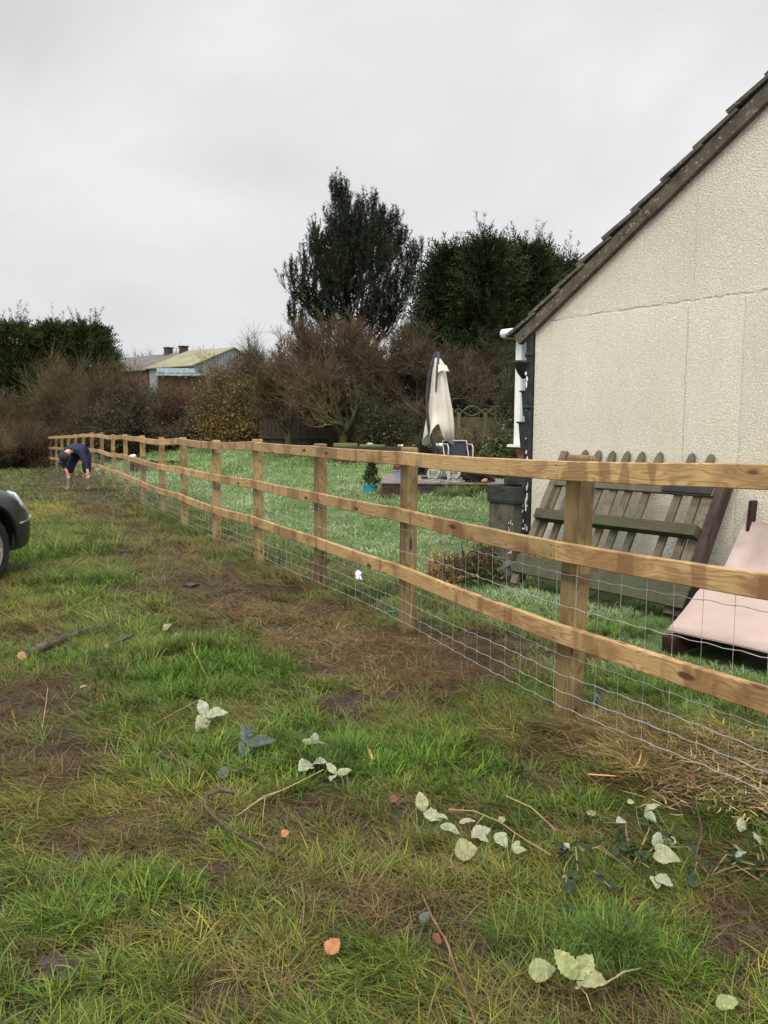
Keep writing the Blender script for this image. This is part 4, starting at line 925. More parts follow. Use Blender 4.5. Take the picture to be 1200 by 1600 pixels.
o = mb.build('folded_sheeting', 'black_sheet', None, loc=(p.x, p.y, dtop + .003), bevel=.004); tag(o, 'pile of folded black plastic sheeting on the deck beside stone figures', 'plastic sheeting')
p = atd(757, 753, DY + .1); rock('terracotta_shard', (p.x, p.y, dtop + .04), .07, 'terracotta', 'small orange terracotta lump in front of the black sheeting', 'shard', 5)
p = atd(800, 748, DY + 1.0)
# pots
def pot(c, r0, r1, h, mat, name, label, group=None, rimmat=None):
    t = thing(name, label, 'plant pot', c, 0, group); mb = MB(); mb.lathe([(0, 0), (r0, 0), (r1, h), (r1 + .012, h), (r1 + .012, h + .02), (r1 - .015, h + .02), (r1 - .03, h - .02), (0, h - .025)], k=24); mb.build('pot', mat, t, smooth=False); return t
def cloud(mb, c, R3, n, size, cols, seed=0, shell=.5, flat=.5, pts=None):
    """n leaf-sized quads through an uneven ellipsoid (or round given points), lighter on top-outside by leaf colour mix only"""
    g = np.random.default_rng(seed)
    if pts is None:
        d = g.normal(size=(n, 3)); d /= np.linalg.norm(d, axis=1)[:, None]; rad_ = shell + (1 - shell) * g.random(n) ** .5
        bump = 1 + .22 * np.sin(d[:, 0] * 5 + seed) * np.cos(d[:, 2] * 4 + seed * 2) + .12 * np.sin(d[:, 1] * 9 + seed)
        P = d * (rad_ * bump)[:, None] * np.array(R3) + np.array(c)
    else: P = pts + g.normal(size=(len(pts), 3)) * .0; n = len(P)
    a = g.normal(size=(n, 3)); a /= np.linalg.norm(a, axis=1)[:, None]; b_ = np.cross(a, g.normal(size=(n, 3))); b_ /= np.linalg.norm(b_, axis=1)[:, None]
    s = size * g.uniform(.6, 1.4, n)[:, None]; V = np.stack([P - a * s, P - b_ * s * flat, P + a * s, P + b_ * s * flat], 1).reshape(-1, 3)
    F_ = np.arange(n * 4).reshape(n, 4); C = np.array(cols)[g.integers(0, len(cols), n)] * g.uniform(.7, 1.3, n)[:, None]; mb.add(V, F_, 0, np.repeat(C, 4, 0))
pp = gp(578, 771); t = pot((pp.x, pp.y, pp.z - .01), .105, .135, .15, 'blue_glaze', 'plant_pot', 'turquoise blue pot holding a small dark conifer on the lawn', 'pots by the deck')
mb = MB()
for k in range(9): cloud(mb, (pr.uniform(-.03, .03) + .02, 0, .22 + k * .05), (.20 - k * .017, .20 - k * .017, .07), 150, .022, [(.03, .05, .02), (.05, .075, .03), (.07, .08, .04)], k, .2)
mb.build('dwarf_conifer', 'shrub_leaf', t, color=True)
pp = atd(624, 750, DY + .25); t = pot((pp.x, pp.y, dtop + .002), .07, .10, .19, 'pale_blue_glaze', 'plant_pot', 'pale blue pot of rusty heather on the end of the deck', 'pots by the deck')
mb = MB(); cloud(mb, (0, 0, .25), (.13, .13, .09), 700, .018, [(.9, .9, .9), (1.2, .9, .7), (.6, .6, .5)], 3, .2); mb.build('heather', 'red_heather', t, color=True)
# parasol
pb = atd(684, 752, DY + 1.1); ps = thing('closed_parasol', 'closed cream cantilever parasol with a dark curved pole on the deck', 'parasol', (pb.x, pb.y, dtop))
d_ = DY + 1.1
def lp(px, py, dd=0): return atd(px, py, d_ + dd) - Vector((pb.x, pb.y, dtop))
mb = MB(); mb.tube([lp(685, 752), lp(684, 725), lp(681, 705), lp(675, 690), lp(670, 670), lp(667, 645), lp(667, 620), lp(670, 590), lp(675, 568), lp(681, 553), lp(685, 551)], .028, 10); mb.build('pole', 'dark_metal', ps, smooth=True)
mb = MB(); mb.tube([lp(684, 553, -.02), lp(685, 558, -.05), lp(683, 575, -.10), lp(682, 595, -.13), lp(681, 612, -.13)], [.03, .026, .022, .02, .015], 8); mb.box(lp(684, 554), (.09, .07, .07)); mb.build('arm', 'dark_metal', ps, bevel=.01)
mb = MB(); n = 40; rows = [(686, 559, 4, 3), (688, 568, 8, .0), (688.5, 585, 10, 0), (689, 610, 12.5, 0), (690, 640, 16, 0), (689, 665, 18.5, 0), (688, 680, 20.5, 0)]; V = []
for ri, (cx, cy, wpx, _) in enumerate(rows):
    c = lp(cx - 3 + ri * .2, cy); wr = wpx * .93 * d_ / FPX
    for q in range(n):
        a = q * 2 * math.pi / n; fold = 1 + (.10 + .26 * ri / 6) * math.sin(a * 5 + .6 * math.sin(ri * .5)) + .10 * math.sin(a * 9 + 1); hem = 0
        if ri == 6: hem = -.13 * math.sin(a * 5 + 1) - .09 * math.cos(a * 2 + .4)
        V.append((c.x + wr * fold * math.cos(a), c.y + wr * .75 * fold * math.sin(a), c.z + hem))
mb.add(V, [(i * n + j, (i + 1) * n + j, (i + 1) * n + (j + 1) % n, i * n + (j + 1) % n) for i in range(6) for j in range(n)]); mb.add(V[:n], [tuple(range(n))])
cn = mb.build('canopy', 'parasol_cloth', ps, smooth=True); sm = cn.modifiers.new('s', 'SOLIDIFY'); sm.thickness = .004
mb = MB(); w0 = lp(689, 578, -.12); mb.add([w0 + Vector((-.05, 0, .10)), w0 + Vector((.10, .0, .09)), w0 + Vector((.15, -.02, -.03)), w0 + Vector((.02, -.05, -.01)), w0 + Vector((-.06, -.03, -.05))], [(0, 4, 3), (0, 3, 1), (1, 3, 2)]); v_ = mb.build('vent_flap', 'parasol_cloth', cn); v_.modifiers.new('s', 'SOLIDIFY').thickness = .004
mb = MB(); mb.box((0, 0, .03), (.62, .09, .05)); mb.box((0, 0, .031), (.09, .62, .05)); mb.build('cross_foot', 'dark_metal', ps, bevel=.008)
# folding garden chair
cb = atd(714, 750, DY + .9); ch = thing('folding_chair', 'folding garden chair with navy sling and pale tubular arms beside the parasol', 'chair', (cb.x, cb.y, dtop), R(10))
z0 = lambda py: 1.39 - (py - 671.5) * (DY + .9) / FPX - dtop
mb = MB()
for s in (-1, 1):
    x = s * .23
    mb.tube([(x, -.28, 0), (x, .05, .40), (x, .22, .72)], .012, 8); mb.tube([(x, .28, 0), (x, -.18, .42)], .012, 8); 
    mb.tube([(x, -.22, .40), (x, -.24, .60), (x, -.16, .66), (x, .18, .66)], .012, 8)
mb.tube([(-.23, .22, .72), (.23, .22, .72)], .012, 8); mb.tube([(-.23, -.28, .02), (.23, -.28, .02)], .011, 8); mb.tube([(-.23, .28, .02), (.23, .28, .02)], .011, 8)
mb.build('frame', 'pale_metal', ch, smooth=True)
mb = MB(); mb.box((0, .0, .40), (.44, .42, .012)); mb.build('seat', 'chair_sling', ch); mb = MB(); mb.box((0, .215, .56), (.44, .012, .32), rot=Euler((R(-12), 0, 0))); mb.build('backrest', 'chair_sling', ch)
# raised bed with moss-topped sleepers and pebbles
BD = 21.5; bx0 = atd(521, 705, BD); bx1 = atd(722, 705, BD); ztop = atd(620, 699, BD).z; zg = G(bx0.x + 1, BD) - .04
bed = thing('raised_bed', 'raised bed of dark sleepers with mossy tops and pebbles behind the fence', 'raised bed', (bx0.x, BD, zg))
wd_ = bx1.x - bx0.x; hh = ztop - zg
mb = MB()
for k in range(3): mb.box((wd_ / 2, 0, hh * (k + .5) / 3), (wd_, .12, hh / 3 - .006))
mb.box((.06, .8, hh / 2), (.12, 1.5, hh)); mb.box((wd_ - .06, .8, hh / 2), (.12, 1.5, hh)); mb.box((wd_ / 2, 1.6, hh / 2), (wd_, .12, hh)); mb.box((wd_ / 2, .8, hh / 2 - .03), (wd_ - .2, 1.5, hh - .02)); mb.build('sleeper_wall', 'dark_timber', bed, bevel=.01)
mb = MB()
for x0, x1, z in ((.0, .6, .06), (.66, 1.3, .03), (2.4, 3.1, .01)):
    mb = MB(); mb.box(((x0 + x1) / 2, .1, hh + z / 2 + .02), (x1 - x0, .22, abs(z) + .03)); mb.build('mossy_capping', 'mossy_sleeper', bed, bevel=.01)
for k in range(17):
    px = pr.uniform(575, 722); q = atd(px, 700, BD + pr.uniform(.25, .9)); big = pr.random() < .35; r_ = pr.uniform(.04, .06) + (.035 if big else 0)
    rock('pebble', (q.x, q.y, ztop + r_ * .55), r_, pr.choice(['pebble_white', 'pebble_pink', 'pebble_white', 'stone']), 'rounded pebble resting in the raised bed behind the fence', 'pebble', k, (1.2, 1, .75), 'pebbles in the raised bed')
# low sleeper edging at the far end of the lawn
e0 = atd(204, 712, 27); e1 = atd(300, 712, 27); hh2 = .45
ed = thing('timber_edging', 'low reddish timber retaining edge at the far end of the lawn', 'retaining edge', (e0.x, 27, G(e0.x, 27)))
mb = MB()
for k in range(2): mb.box(((e1.x - e0.x) / 2, 0, .13 + k * .21 - .02), (e1.x - e0.x, .12, .20))
mb.build('sleeper', 'red_sleeper', ed, bevel=.01)
mb = MB()
for k in range(4): mb.box((k * (e1.x - e0.x) / 3.05 + .05, -.085, .2), (.10, .05, .5))
mb.build('edging_post', 'dark_timber', ed, bevel=.006)
q = atd(207, 694, 27.4); rock('pebble', (q.x, q.y, G(q.x, 27.4) + .52), .12, 'pebble_white', 'white stone on the timber edging seen between far fence posts', 'stone', 44)

# ------------------------------------------------------------ garden boundary fences
def lap_panel(t, x0, x1, z0, zt, y, arch=True):
    n = 9; h = (zt - z0) / n; mb = MB()
    for k in range(n): mb.box(((x0 + x1) / 2, y + .01 * (k % 2), z0 + h * (k + .5)), (x1 - x0 - .02, .012, h * 1.08), rot=Euler((R(4), 0, 0)))
    mb.build('lap_panel', 'panel_fence', t)
    if arch:
        mb = MB(); m = 16; w = x1 - x0
        top = [(x0 + w * q / m, y, zt + .04 + .26 * math.sin(math.pi * q / m)) for q in range(m + 1)]; bot = [(x0 + w * q / m, y, zt + .24 - .20 * math.sin(math.pi * q / m)) for q in range(m + 1)]
        mb.tube(top, .022, 4); mb.tube(bot, .018, 4)
        for a in np.arange(-w, w * 2, .17):
            for sgn in (1, -1):
                pts = []
                for q in range(33):
                    x = q / 32 * w; ztp = .26 * math.sin(math.pi * x / w) + .04; zbt = max(0.02, .24 - .20 * math.sin(math.pi * x / w)); zz = (x - a) * .8 * sgn + (0 if sgn > 0 else .3)
                    if min(zbt, ztp) <= zz <= max(ztp, zbt): pts.append((x0 + x, y, zt + zz))
                if len(pts) > 1: mb.tube([pts[0], pts[-1]], .007, 3, caps=False)
        mb.build('trellis', 'panel_fence', t)
q0_, q1_ = atd(668, 690, 23), atd(838, 690, 23); zb = G(q0_.x + 1, 23) ; pf = thing('panel_fence', 'mossy lapped panel fence with arched lattice tops beyond the parasol', 'fence', (q0_.x, 23, zb))
zt = atd(740, 652, 23).z - zb; npan = 4; sp = (atd(757, 690, 23).x - atd(716, 690, 23).x)*1.0; xs = [atd(716, 690, 23).x - q0_.x + sp * (k - 1) for k in range(6)]
for k in range(5): lap_panel(pf, xs[k], xs[k + 1], .02, zt, 0)
for k, x in enumerate(xs): mb = MB(); mb.box((x, -.05, (zt + .10) / 2 - .1), (.10, .10, zt + .35)); mb.build('post', 'panel_fence', pf, bevel=.006)
df0, df1 = atd(405, 690, 26), atd(560, 690, 26); zb = G(df0.x, 26); dfn = thing('board_fence', 'dark upright-board garden fence behind the bare mossy tree', 'fence', (df0.x, 26, zb))
zt = atd(450, 642, 26).z - zb; mb = MB(); k = 0; x = 0
while x < df1.x - df0.x: mb.box((x + .06, 0 if k % 2 else .02, zt / 2 - .05), (.115, .018, zt + pr.uniform(-.03, .03))); x += .125; k += 1
mb.build('upright_board', 'dark_timber', dfn); mb = MB(); mb.box(((df1.x - df0.x) / 2, -.03, zt - .0), (df1.x - df0.x, .06, .07)); mb.box(((df1.x - df0.x) / 2, -.03, .5), (df1.x - df0.x, .05, .07)); mb.build('cap_rail', 'dark_timber', dfn)

# ------------------------------------------------------------ farm sheds
def shed(name, label, c, w, L_, eave, ridge, ang, roofm, wallm, vents=()):
    t = thing(name, label, 'shed', c, ang); mb = MB()
    P = [(-w, 0), (w, 0), (w, eave), (0, ridge), (-w, eave)]; V = [(x, 0, z) for x, z in P] + [(x, L_, z) for x, z in P]
    mb.add(V, [(0, 1, 2, 3, 4)]); mb.add(V, [(9, 8, 7, 6, 5)]); mb.add(V, [(0, 4, 9, 5), (2, 1, 6, 7)])
    k = -w + .06
    while k < w: mb.box((k, -.02, (eave + (ridge - eave) * (1 - abs(k) / w)) / 2), (.07, .04, eave + (ridge - eave) * (1 - abs(k) / w) - .04)); k += .26
    mb.build('wall', wallm, t); mb = MB(); o_ = .18; e_ = .07
    sl = (ridge - eave) / w
    for s in (-1, 1):
        P = [(s * (w + .25), eave - .25 * sl + e_), (0, ridge + e_), (0, ridge), (s * (w + .25), eave - .25 * sl)]; V = [(x, -o_, z) for x, z in P] + [(x, L_ + o_, z) for x, z in P]
        mb.add(V, [(0, 1, 2, 3), (7, 6, 5, 4), (0, 4, 5, 1), (3, 2, 6, 7), (0, 3, 7, 4)])
    rf = mb.build('roof', roofm, t)
    for v in vents:
        mb = MB(); mb.box((v[0], v[1], ridge + .22), (.5, .5, .55)); mb.box((v[0], v[1], ridge + .53), (.62, .62, .10)); mb.build('roof_vent', 'vent_dark', rf, bevel=.03)
    return t
gb = G(-12, 60)
shed('farm_shed', 'grey tin gable shed with a moss-yellow roof beyond the hedge', (-10.95, 62, gb), 3.5, 5.2, 5.65 - gb, 7.05 - gb, R(50), 'barn_roof_moss', 'barn_tin')
shed('brick_shed', 'dark grey roofed brick shed with two roof vents beyond the hedge', (-10.95 - .766 * 5.45, 62 + .64 * 5.45, gb), 3.5, 8.5, 5.55 - gb, 6.95 - gb, R(50), 'barn_roof_grey', 'barn_brick', vents=((0, .3), (0, 2.2)))
b_a, b_b = atd(247, 578, 56), atd(322, 580, 56)
cvr = thing('sheet_roof_lean_to', 'low lean-to with pale blue sheeting over a brick wall below the shed', 'lean-to', (b_a.x, 56, gb)); ww = b_b.x - b_a.x
mb = MB(); mb.box((ww / 2, .0, (b_a.z - gb) / 2 - .2), (ww, .3, b_a.z - gb - .4)); mb.build('wall', 'barn_brick', cvr)
mb = MB(); plank(mb, ww * .78, .28, .5, 12, 0, .05); mb.build('sheet', 'blue_sheet', cvr, M=Matrix.Translation((0, -.1, b_a.z - gb - .05))); mb = MB(); plank(mb, ww, .14, .8, 12, 0, .05); mb.build('sheet', 'blue_sheet', cvr, M=Matrix.Translation((0, -.3, b_a.z - gb - .33)))
# ------------------------------------------------------------ trees and shrubs
def unit(v): return v / (np.linalg.norm(v, axis=-1, keepdims=True) + 1e-9)
def grow(base, d0, L0, r0, levels, g, nch=(3, 5), ang=(.35, .75), lf=(.6, .8), up=.12, crook=.18, rmin=.004, seg=5, first=.35):
    """branching skeleton: list of (points, radii, level)"""
    out = []; st = [(np.array(base, float), unit(np.array(d0, float)), L0, r0, 0)]
    while st:
        p, d, L_, r, lv = st.pop(); pts = [p.copy()]; rs = [r]; n = seg if lv < levels else max(2, seg - 2)
        for k in range(n):
            d = unit(d + g.normal(0, crook, 3) + np.array((0, 0, up))); p = p + d * L_ / n; pts.append(p.copy()); rs.append(max(rmin, r * (1 - .5 * (k + 1) / n)))
        out.append((np.array(pts), np.array(rs), lv))
        if lv < levels:
            m = g.integers(nch[0], nch[1] + 1)
            for c in range(m):
                f = first + (1 - first) * (c + g.random() * .8) / m; i = min(n - 1, int(f * n)); q = pts[i] + (pts[i + 1] - pts[i]) * (f * n - i) if i < n else pts[-1]
                ax = unit(np.cross(d, g.normal(size=3))); a = g.uniform(*ang); dd = d * math.cos(a) + ax * math.sin(a)
                st.append((q, dd, L_ * g.uniform(*lf), max(rmin, rs[i] * .62), lv + 1))
            st.append((pts[-1], d, L_ * lf[1] * .9, rs[-1] * .95, lv + 1))
    return out
def skel(mb, br, cols, thin=None, k=None):
    for pts, rs, lv in br:
        c = np.array(cols[min(lv, len(cols) - 1)])
        mb.tube(pts, rs, (8 if lv == 0 else 6 if lv == 1 else 4 if lv == 2 else 3), caps=False, col=c)
def twigs(mb, br, lv0, n, g, Lr, w, cols, spread=.9, up=.3):
    """fine twigs as slim three-sided spikes along the outer branches (vectorised)"""
    P, D = [], []
    for pts, rs, lv in br:
        if lv >= lv0:
            for i in range(len(pts) - 1): P.append((pts[i], pts[i + 1]))
    P = np.array(P); idx = g.integers(0, len(P), n); f = g.random(n)[:, None]; b = P[idx, 0] * (1 - f) + P[idx, 1] * f; d = unit(P[idx, 1] - P[idx, 0])
    d = unit(d + g.normal(0, spread, (n, 3)) + np.array((0, 0, up))); L_ = g.uniform(*Lr, n)[:, None]; a = unit(np.cross(d, g.normal(size=(n, 3)))); c = np.cross(d, a)
    mid = b + d * L_ * .5 + a * L_ * g.normal(0, .08, (n, 1)); tip = b + d * L_ + c * L_ * g.normal(0, .12, (n, 1)); w2 = w * .6
    V = np.stack([b + a * w, b - a * w * .5 + c * w * .87, b - a * w * .5 - c * w * .87, mid + a * w2, mid - a * w2 * .5 + c * w2 * .87, mid - a * w2 * .5 - c * w2 * .87, tip], 1).reshape(-1, 3)
    o = np.arange(n)[:, None] * 7; C = np.array(cols)[g.integers(0, len(cols), n)] * g.uniform(.7, 1.3, (n, 1)); C = np.repeat(C, 7, 0)
    F4 = np.concatenate([o + np.array(q) for q in ((0, 1, 4, 3), (1, 2, 5, 4), (2, 0, 3, 5))]); F3 = np.concatenate([o + np.array(q) for q in ((3, 4, 6), (4, 5, 6), (5, 3, 6))])
    base = mb.n; mb.add(V, F4, 0, C); mb.F.append(F3 + base); mb.S.append(np.zeros(len(F3), int)); 
    return tip
def ltag(o, label, cat, group): return tag(o, label, cat, group)

# tall pine: upswept limbs, each ending in bottle-brush shoots
def shoots(mb, P, D, L_, rad_, nn, g, cols, w=.016):
    """needle brush round each shoot axis; P base points, D unit directions"""
    m = len(P); t = g.random((m, nn)); t = t ** .8
    ax = P[:, None] + D[:, None] * (t * L_[:, None])[..., None]; a = unit(np.cross(D[:, None], g.normal(size=(m, nn, 3)))); nd_ = unit(a + D[:, None] * g.uniform(.5, 1.3, (m, nn, 1)))
    ln = (rad_[:, None] * g.uniform(.7, 1.2, (m, nn)) * (1 - .25 * t))[..., None]; tip = ax + nd_ * ln; s = unit(np.cross(nd_, g.normal(size=(m, nn, 3)))) * w
    V = np.stack([ax + s, ax - s, tip], 2).reshape(-1, 3); n = m * nn; C = np.array(cols)[g.integers(0, len(cols), m)][:, None] * g.uniform(.6, 1.4, (m, nn, 1)); C = np.repeat(C.reshape(-1, 3), 3, 0)
    mb.add(V, np.arange(n * 3).reshape(n, 3), 0, C)
LEAD = [(534, 297, 0), (583, 312, .6), (562, 330, -.6), (598, 340, .3), (512, 352, .8), (490, 374, -.4), (617, 352, -.5), (633, 368, .5), (472, 392, .6), (655, 392, -.3), (640, 405, -1.2), (455, 428, -.4), (500, 390, -1.5), (580, 370, -1.6), (448, 478, .5), (610, 400, -1.8), (545, 360, -1.2)]
def pine(cx, ycen, Dd, outline, label, seed, group=None):
    g = np.random.default_rng(seed); b = atd(cx, 690, Dd); zb = G(b.x, Dd); t = thing('pine_tree', label, 'tree', (b.x, Dd, zb), 0, group)
    # outline: (photo y, left px, right px) silhouette width per height, turned into a round, lobed crown
    hs = np.array([atd(600, y, Dd).z - zb for y, l, r in outline])[::-1]; lf = np.array([(cx - l) * Dd / FPX for y, l, r in outline])[::-1]; rt = np.array([(r - cx) * Dd / FPX for y, l, r in outline])[::-1]
    H = hs[-1]; mb = MB(); tr = np.stack([.12 * np.sin(np.linspace(0, 5, 14)), .1 * np.cos(np.linspace(0, 4, 14)), np.linspace(-.3, H * .93, 14)], 1); tr[:, 0] += np.interp(tr[:, 2], [0, H], [0, outline[0][1] * 0 + (np.mean(outline[0][1:]) - cx) * Dd / FPX])
    mb.tube(tr, np.linspace(.28, .04, 14), 8); mb.build('trunk', 'conifer_bark', t, smooth=True)
    P, Dv, Ls = [], [], []; bm_ = MB()
    nl = 60
    def limb(pts, reach, dens=12, lmul=1.0):
        n = len(pts); bm_.tube(pts, np.linspace(.035, .010, n), 4, caps=False); m = int(5 + reach * dens)
        for q in range(m):
            f = .18 + .82 * (q + g.random()) / m; i = min(n - 2, int(f * (n - 1))); p = pts[i] + (pts[i + 1] - pts[i]) * (f * (n - 1) - i); dr = unit(pts[i + 1] - pts[i]); sd = unit(np.cross(dr, g.normal(size=3)))
            l = ((1.15 - .75 * f) * reach * .26 * g.uniform(.5, 1.2) + .12) * lmul; off = sd * l * .8 + dr * l * .5 + np.array((0, 0, l * g.uniform(-.05, .3)))
            for _ in range(1 + int(l * 1.8)):
                h = g.random(); P.append(p + off * h + g.normal(0, .05, 3)); Dv.append(unit(off * .4 + np.array((0, 0, .9 + .7 * f)) + g.normal(0, .2, 3))); Ls.append(g.uniform(.4, .85))
        P.append(pts[-1]); Dv.append(unit(pts[-1] - pts[-2] + np.array((0, 0, .5)))); Ls.append(.6)
    for k in range(nl):
        z = hs[0] + (H - hs[0]) * (k / nl) ** 1.0; az = k * 2.399 + g.normal(0, .3); ca = math.cos(az)
        wl_, wr_ = np.interp(z, hs, lf), np.interp(z, hs, rt); x0 = np.interp(z, tr[:, 2], tr[:, 0]); reach = (wr_ - x0 * .6 if ca > 0 else wl_ + x0 * .6) * (abs(ca)) + .5 * (wl_ + wr_) * .9 * (1 - abs(ca)); reach = max(.35, reach) * g.choice([.4, .6, .8, 1.08])
        n = 7; tt = np.linspace(0, 1, n); pts = np.stack([x0 + reach * tt * ca, reach * tt * math.sin(az), z - .30 * reach + reach * (.02 * tt + .55 * tt ** 2.4)], 1) + g.normal(0, .04, (n, 3)); limb(pts, reach, 8)
    # upswept secondary leaders that make the ragged, many-pointed outline
    for lx_, ly_, dy in LEAD:
        tp_ = atd(lx_, ly_, Dd) - Vector((b.x, Dd, zb)); top_ = np.array((tp_.x, dy, tp_.z)); L_ = g.uniform(1.7, 3.9); x0 = np.interp(top_[2] - L_ * 1.2, tr[:, 2], tr[:, 0]); st0 = np.array((x0, 0, max(1, top_[2] - L_ * 1.25)))
        knee = np.array((x0 + (top_[0] - x0) * .8, dy * .8, top_[2] - L_ * .72)); tt = np.linspace(0, 1, 9)[:, None]; pts = (1 - tt) ** 2 * st0 + 2 * tt * (1 - tt) * knee + tt ** 2 * top_; bm_.tube(pts, np.linspace(.07, .012, 9), 5, caps=False)
        for q in range(17):
            f = .3 + .68 * q / 17; i = min(7, int(f * 8)); p = pts[i] + (pts[i + 1] - pts[i]) * (f * 8 - i); az = q * 2.4; rr_ = (1.02 - f) * L_ * .25 * g.uniform(.6, 1.1) + .12; d_r = np.array((math.cos(az), math.sin(az), .35)); pp_ = p + np.outer(np.linspace(0, 1, 5), d_r * rr_) + np.outer(np.linspace(0, 1, 5) ** 2, (0, 0, rr_ * .5)); limb(pp_, rr_, 5, 1.1)
    for q in range(6): P.append(tr[-1] + (0, 0, .1 * q)); Dv.append(unit(np.array((g.normal(0, .3), g.normal(0, .3), 1)))); Ls.append(.5)
    bm_.build('limbs', 'conifer_bark', t)
    P, Dv, Ls = np.array(P), np.array(Dv), np.array(Ls); mb = MB(); shoots(mb, P, Dv, Ls, np.full(len(P), .17), 34, g, [(.7, .8, .7), (1, 1, .9), (1.3, 1.25, 1.0), (.55, .6, .6)], .014)
    mb.build('crown', 'pine_needle', t, color=True); return t
pine(555, 0, 34, [(297, 530, 538), (330, 520, 552), (352, 512, 575), (385, 500, 600), (410, 488, 620), (440, 468, 640), (480, 452, 648), (520, 447, 650), (560, 452, 640), (600, 470, 630), (650, 490, 610)], 'tall dark pine with upswept limbs, highest tree in the garden', 5)

def cypress(cx, Dd, top, wpx, label, seed, group=None, name='cypress_tree', taper=.55, nsp=3400, cols=None, base_py=690, lean=0, size=1.0, feather=1.0):
    """dense scale-leaf conifer: flattened feathery sprays pointing out and up"""
    g = np.random.default_rng(seed); b = atd(cx, base_py, Dd); zb = G(b.x, Dd); H = atd(cx, top, Dd).z - zb; Rr = wpx * Dd / FPX; t = thing(name, label, 'tree', (b.x, Dd, zb), 0, group)
    mb = MB(); mb.tube([(0, 0, -.2), (.05, 0, H * .4), (lean, 0, H * .9)], [.25, .16, .03], 8); mb.build('trunk', 'conifer_bark', t, smooth=True)
    n = nsp; u = g.random(n); z = H * (.02 + .96 * u); az = g.uniform(0, 2 * math.pi, n)
    prof = np.where(u < .35, .88 + .12 * u / .35, np.maximum(.02, 1 - ((u - .35) / .65) ** (1 / (1 - taper) if taper < .9 else 6))) 
    lob = 1 + .17 * np.sin(az * 3 + z * 1.1 + seed) + .15 * np.sin(az * 5 - z * 2.3) + .15 * np.sin(z * 3.4 + az * 2 + seed)
    rad_ = Rr * prof * lob * (.55 + .45 * g.random(n) ** .45); c = np.stack([rad_ * np.cos(az) + lean * u, rad_ * np.sin(az), z], 1)
    out = np.stack([np.cos(az), np.sin(az), np.full(n, 0.0)], 1); d = unit(out * g.uniform(.5, 1.1, (n, 1)) + np.array((0, 0, 1)) * g.uniform(.15, 1.0, (n, 1)) + g.normal(0, .25, (n, 3)))
    Ls = g.uniform(.4, 1.0, n) * size * feather; nn = 12; tt = np.tile(np.linspace(.05, 1, nn), (n, 1)); side = unit(np.cross(d, g.normal(size=(n, 3)))); droop = np.array((0, 0, -.18))
    ax = c[:, None] + d[:, None] * (tt * Ls[:, None])[..., None] + droop * (tt ** 2 * Ls[:, None])[..., None]
    sg = np.where(np.arange(nn) % 2 == 0, 1, -1)[None, :, None]; dd = unit(side[:, None] * sg * .9 + d[:, None] * g.uniform(.7, 1.2, (n, nn, 1)) + g.normal(0, .15, (n, nn, 3))); ln = (Ls[:, None] * (.42 * (1 - tt * .75)) * g.uniform(.7, 1.2, (n, nn)))[..., None]
    w = .028 * size; s = unit(np.cross(dd, np.cross(d, side)[:, None] + g.normal(0, .3, (n, nn, 3)))) * w; V = np.stack([ax + s, ax - s, ax + dd * ln], 2).reshape(-1, 3)
    cols = cols or [(.55, .6, .55), (.8, .85, .7), (1.1, 1.1, .9), (1.35, 1.3, 1.0)]; C = np.array(cols)[g.integers(0, len(cols), n)] * (.85 + .3 * g.random((n, 1))); C = np.repeat(np.repeat(C[:, None], nn, 1).reshape(-1, 3) * g.uniform(.75, 1.25, (n * nn, 1)), 3, 0)
    mb = MB(); mb.add(V, np.arange(n * nn * 3).reshape(-1, 3), 0, C)
    # feathery leaders
    m = int(34 * feather); az2 = g.uniform(0, 6.283, m); rr2 = Rr * g.random(m) ** .7 * .95; P = np.stack([lean + rr2 * np.cos(az2), rr2 * np.sin(az2), H * (1.0 - .42 * (rr2 / Rr) ** 2 - .10 * g.random(m))], 1); shoots(mb, P, unit(np.stack([np.cos(az2) * .25, np.sin(az2) * .25, np.ones(m)], 1) + g.normal(0, .12, (m, 3))), g.uniform(.7, 1.5, m) * size, np.full(m, .20 * size), 46, g, cols, .012)
    mb.build('crown', 'cypress_leaf', t, color=True); return t
for i, (cx, Dd, tp, w, lb) in enumerate([(700, 31, 398, 42, 'dark green cypress next to the pine, the one with a thin leader'), (757, 30, 382, 52, 'tallest feathery cypress in the middle of the cypress row'), (815, 31, 390, 56, 'broad dark cypress between the tallest cypress and the roof'), (868, 32, 416, 44, 'cypress partly hidden behind the tiled roof verge')]):
    cypress(cx, Dd, tp, w, lb, 20 + i, 'cypress row behind the garden', nsp=4200, taper=.62, feather=1.15, size=1.05)
for i, (cx, Dd, tp, w, lb) in enumerate([(-45, 44, 518, 50, 'tall hedge conifer cut off by the picture edge'), (30, 44, 511, 46, 'tall dark hedge conifer second along from the picture edge'), (88, 44, 511, 36, 'hedge conifer standing behind the bare grey bush'), (140, 44, 512, 32, 'last hedge conifer before the distant sheds')]):
    cypress(cx, Dd, tp, w, lb, 40 + i, 'evergreen hedge conifers at the far side', name='hedge_conifer', nsp=3600, taper=.86, size=1.25, feather=.9, cols=[(.7, .75, .6), (1, 1.0, .8), (1.4, 1.3, .95), (1.7, 1.5, 1.0)])

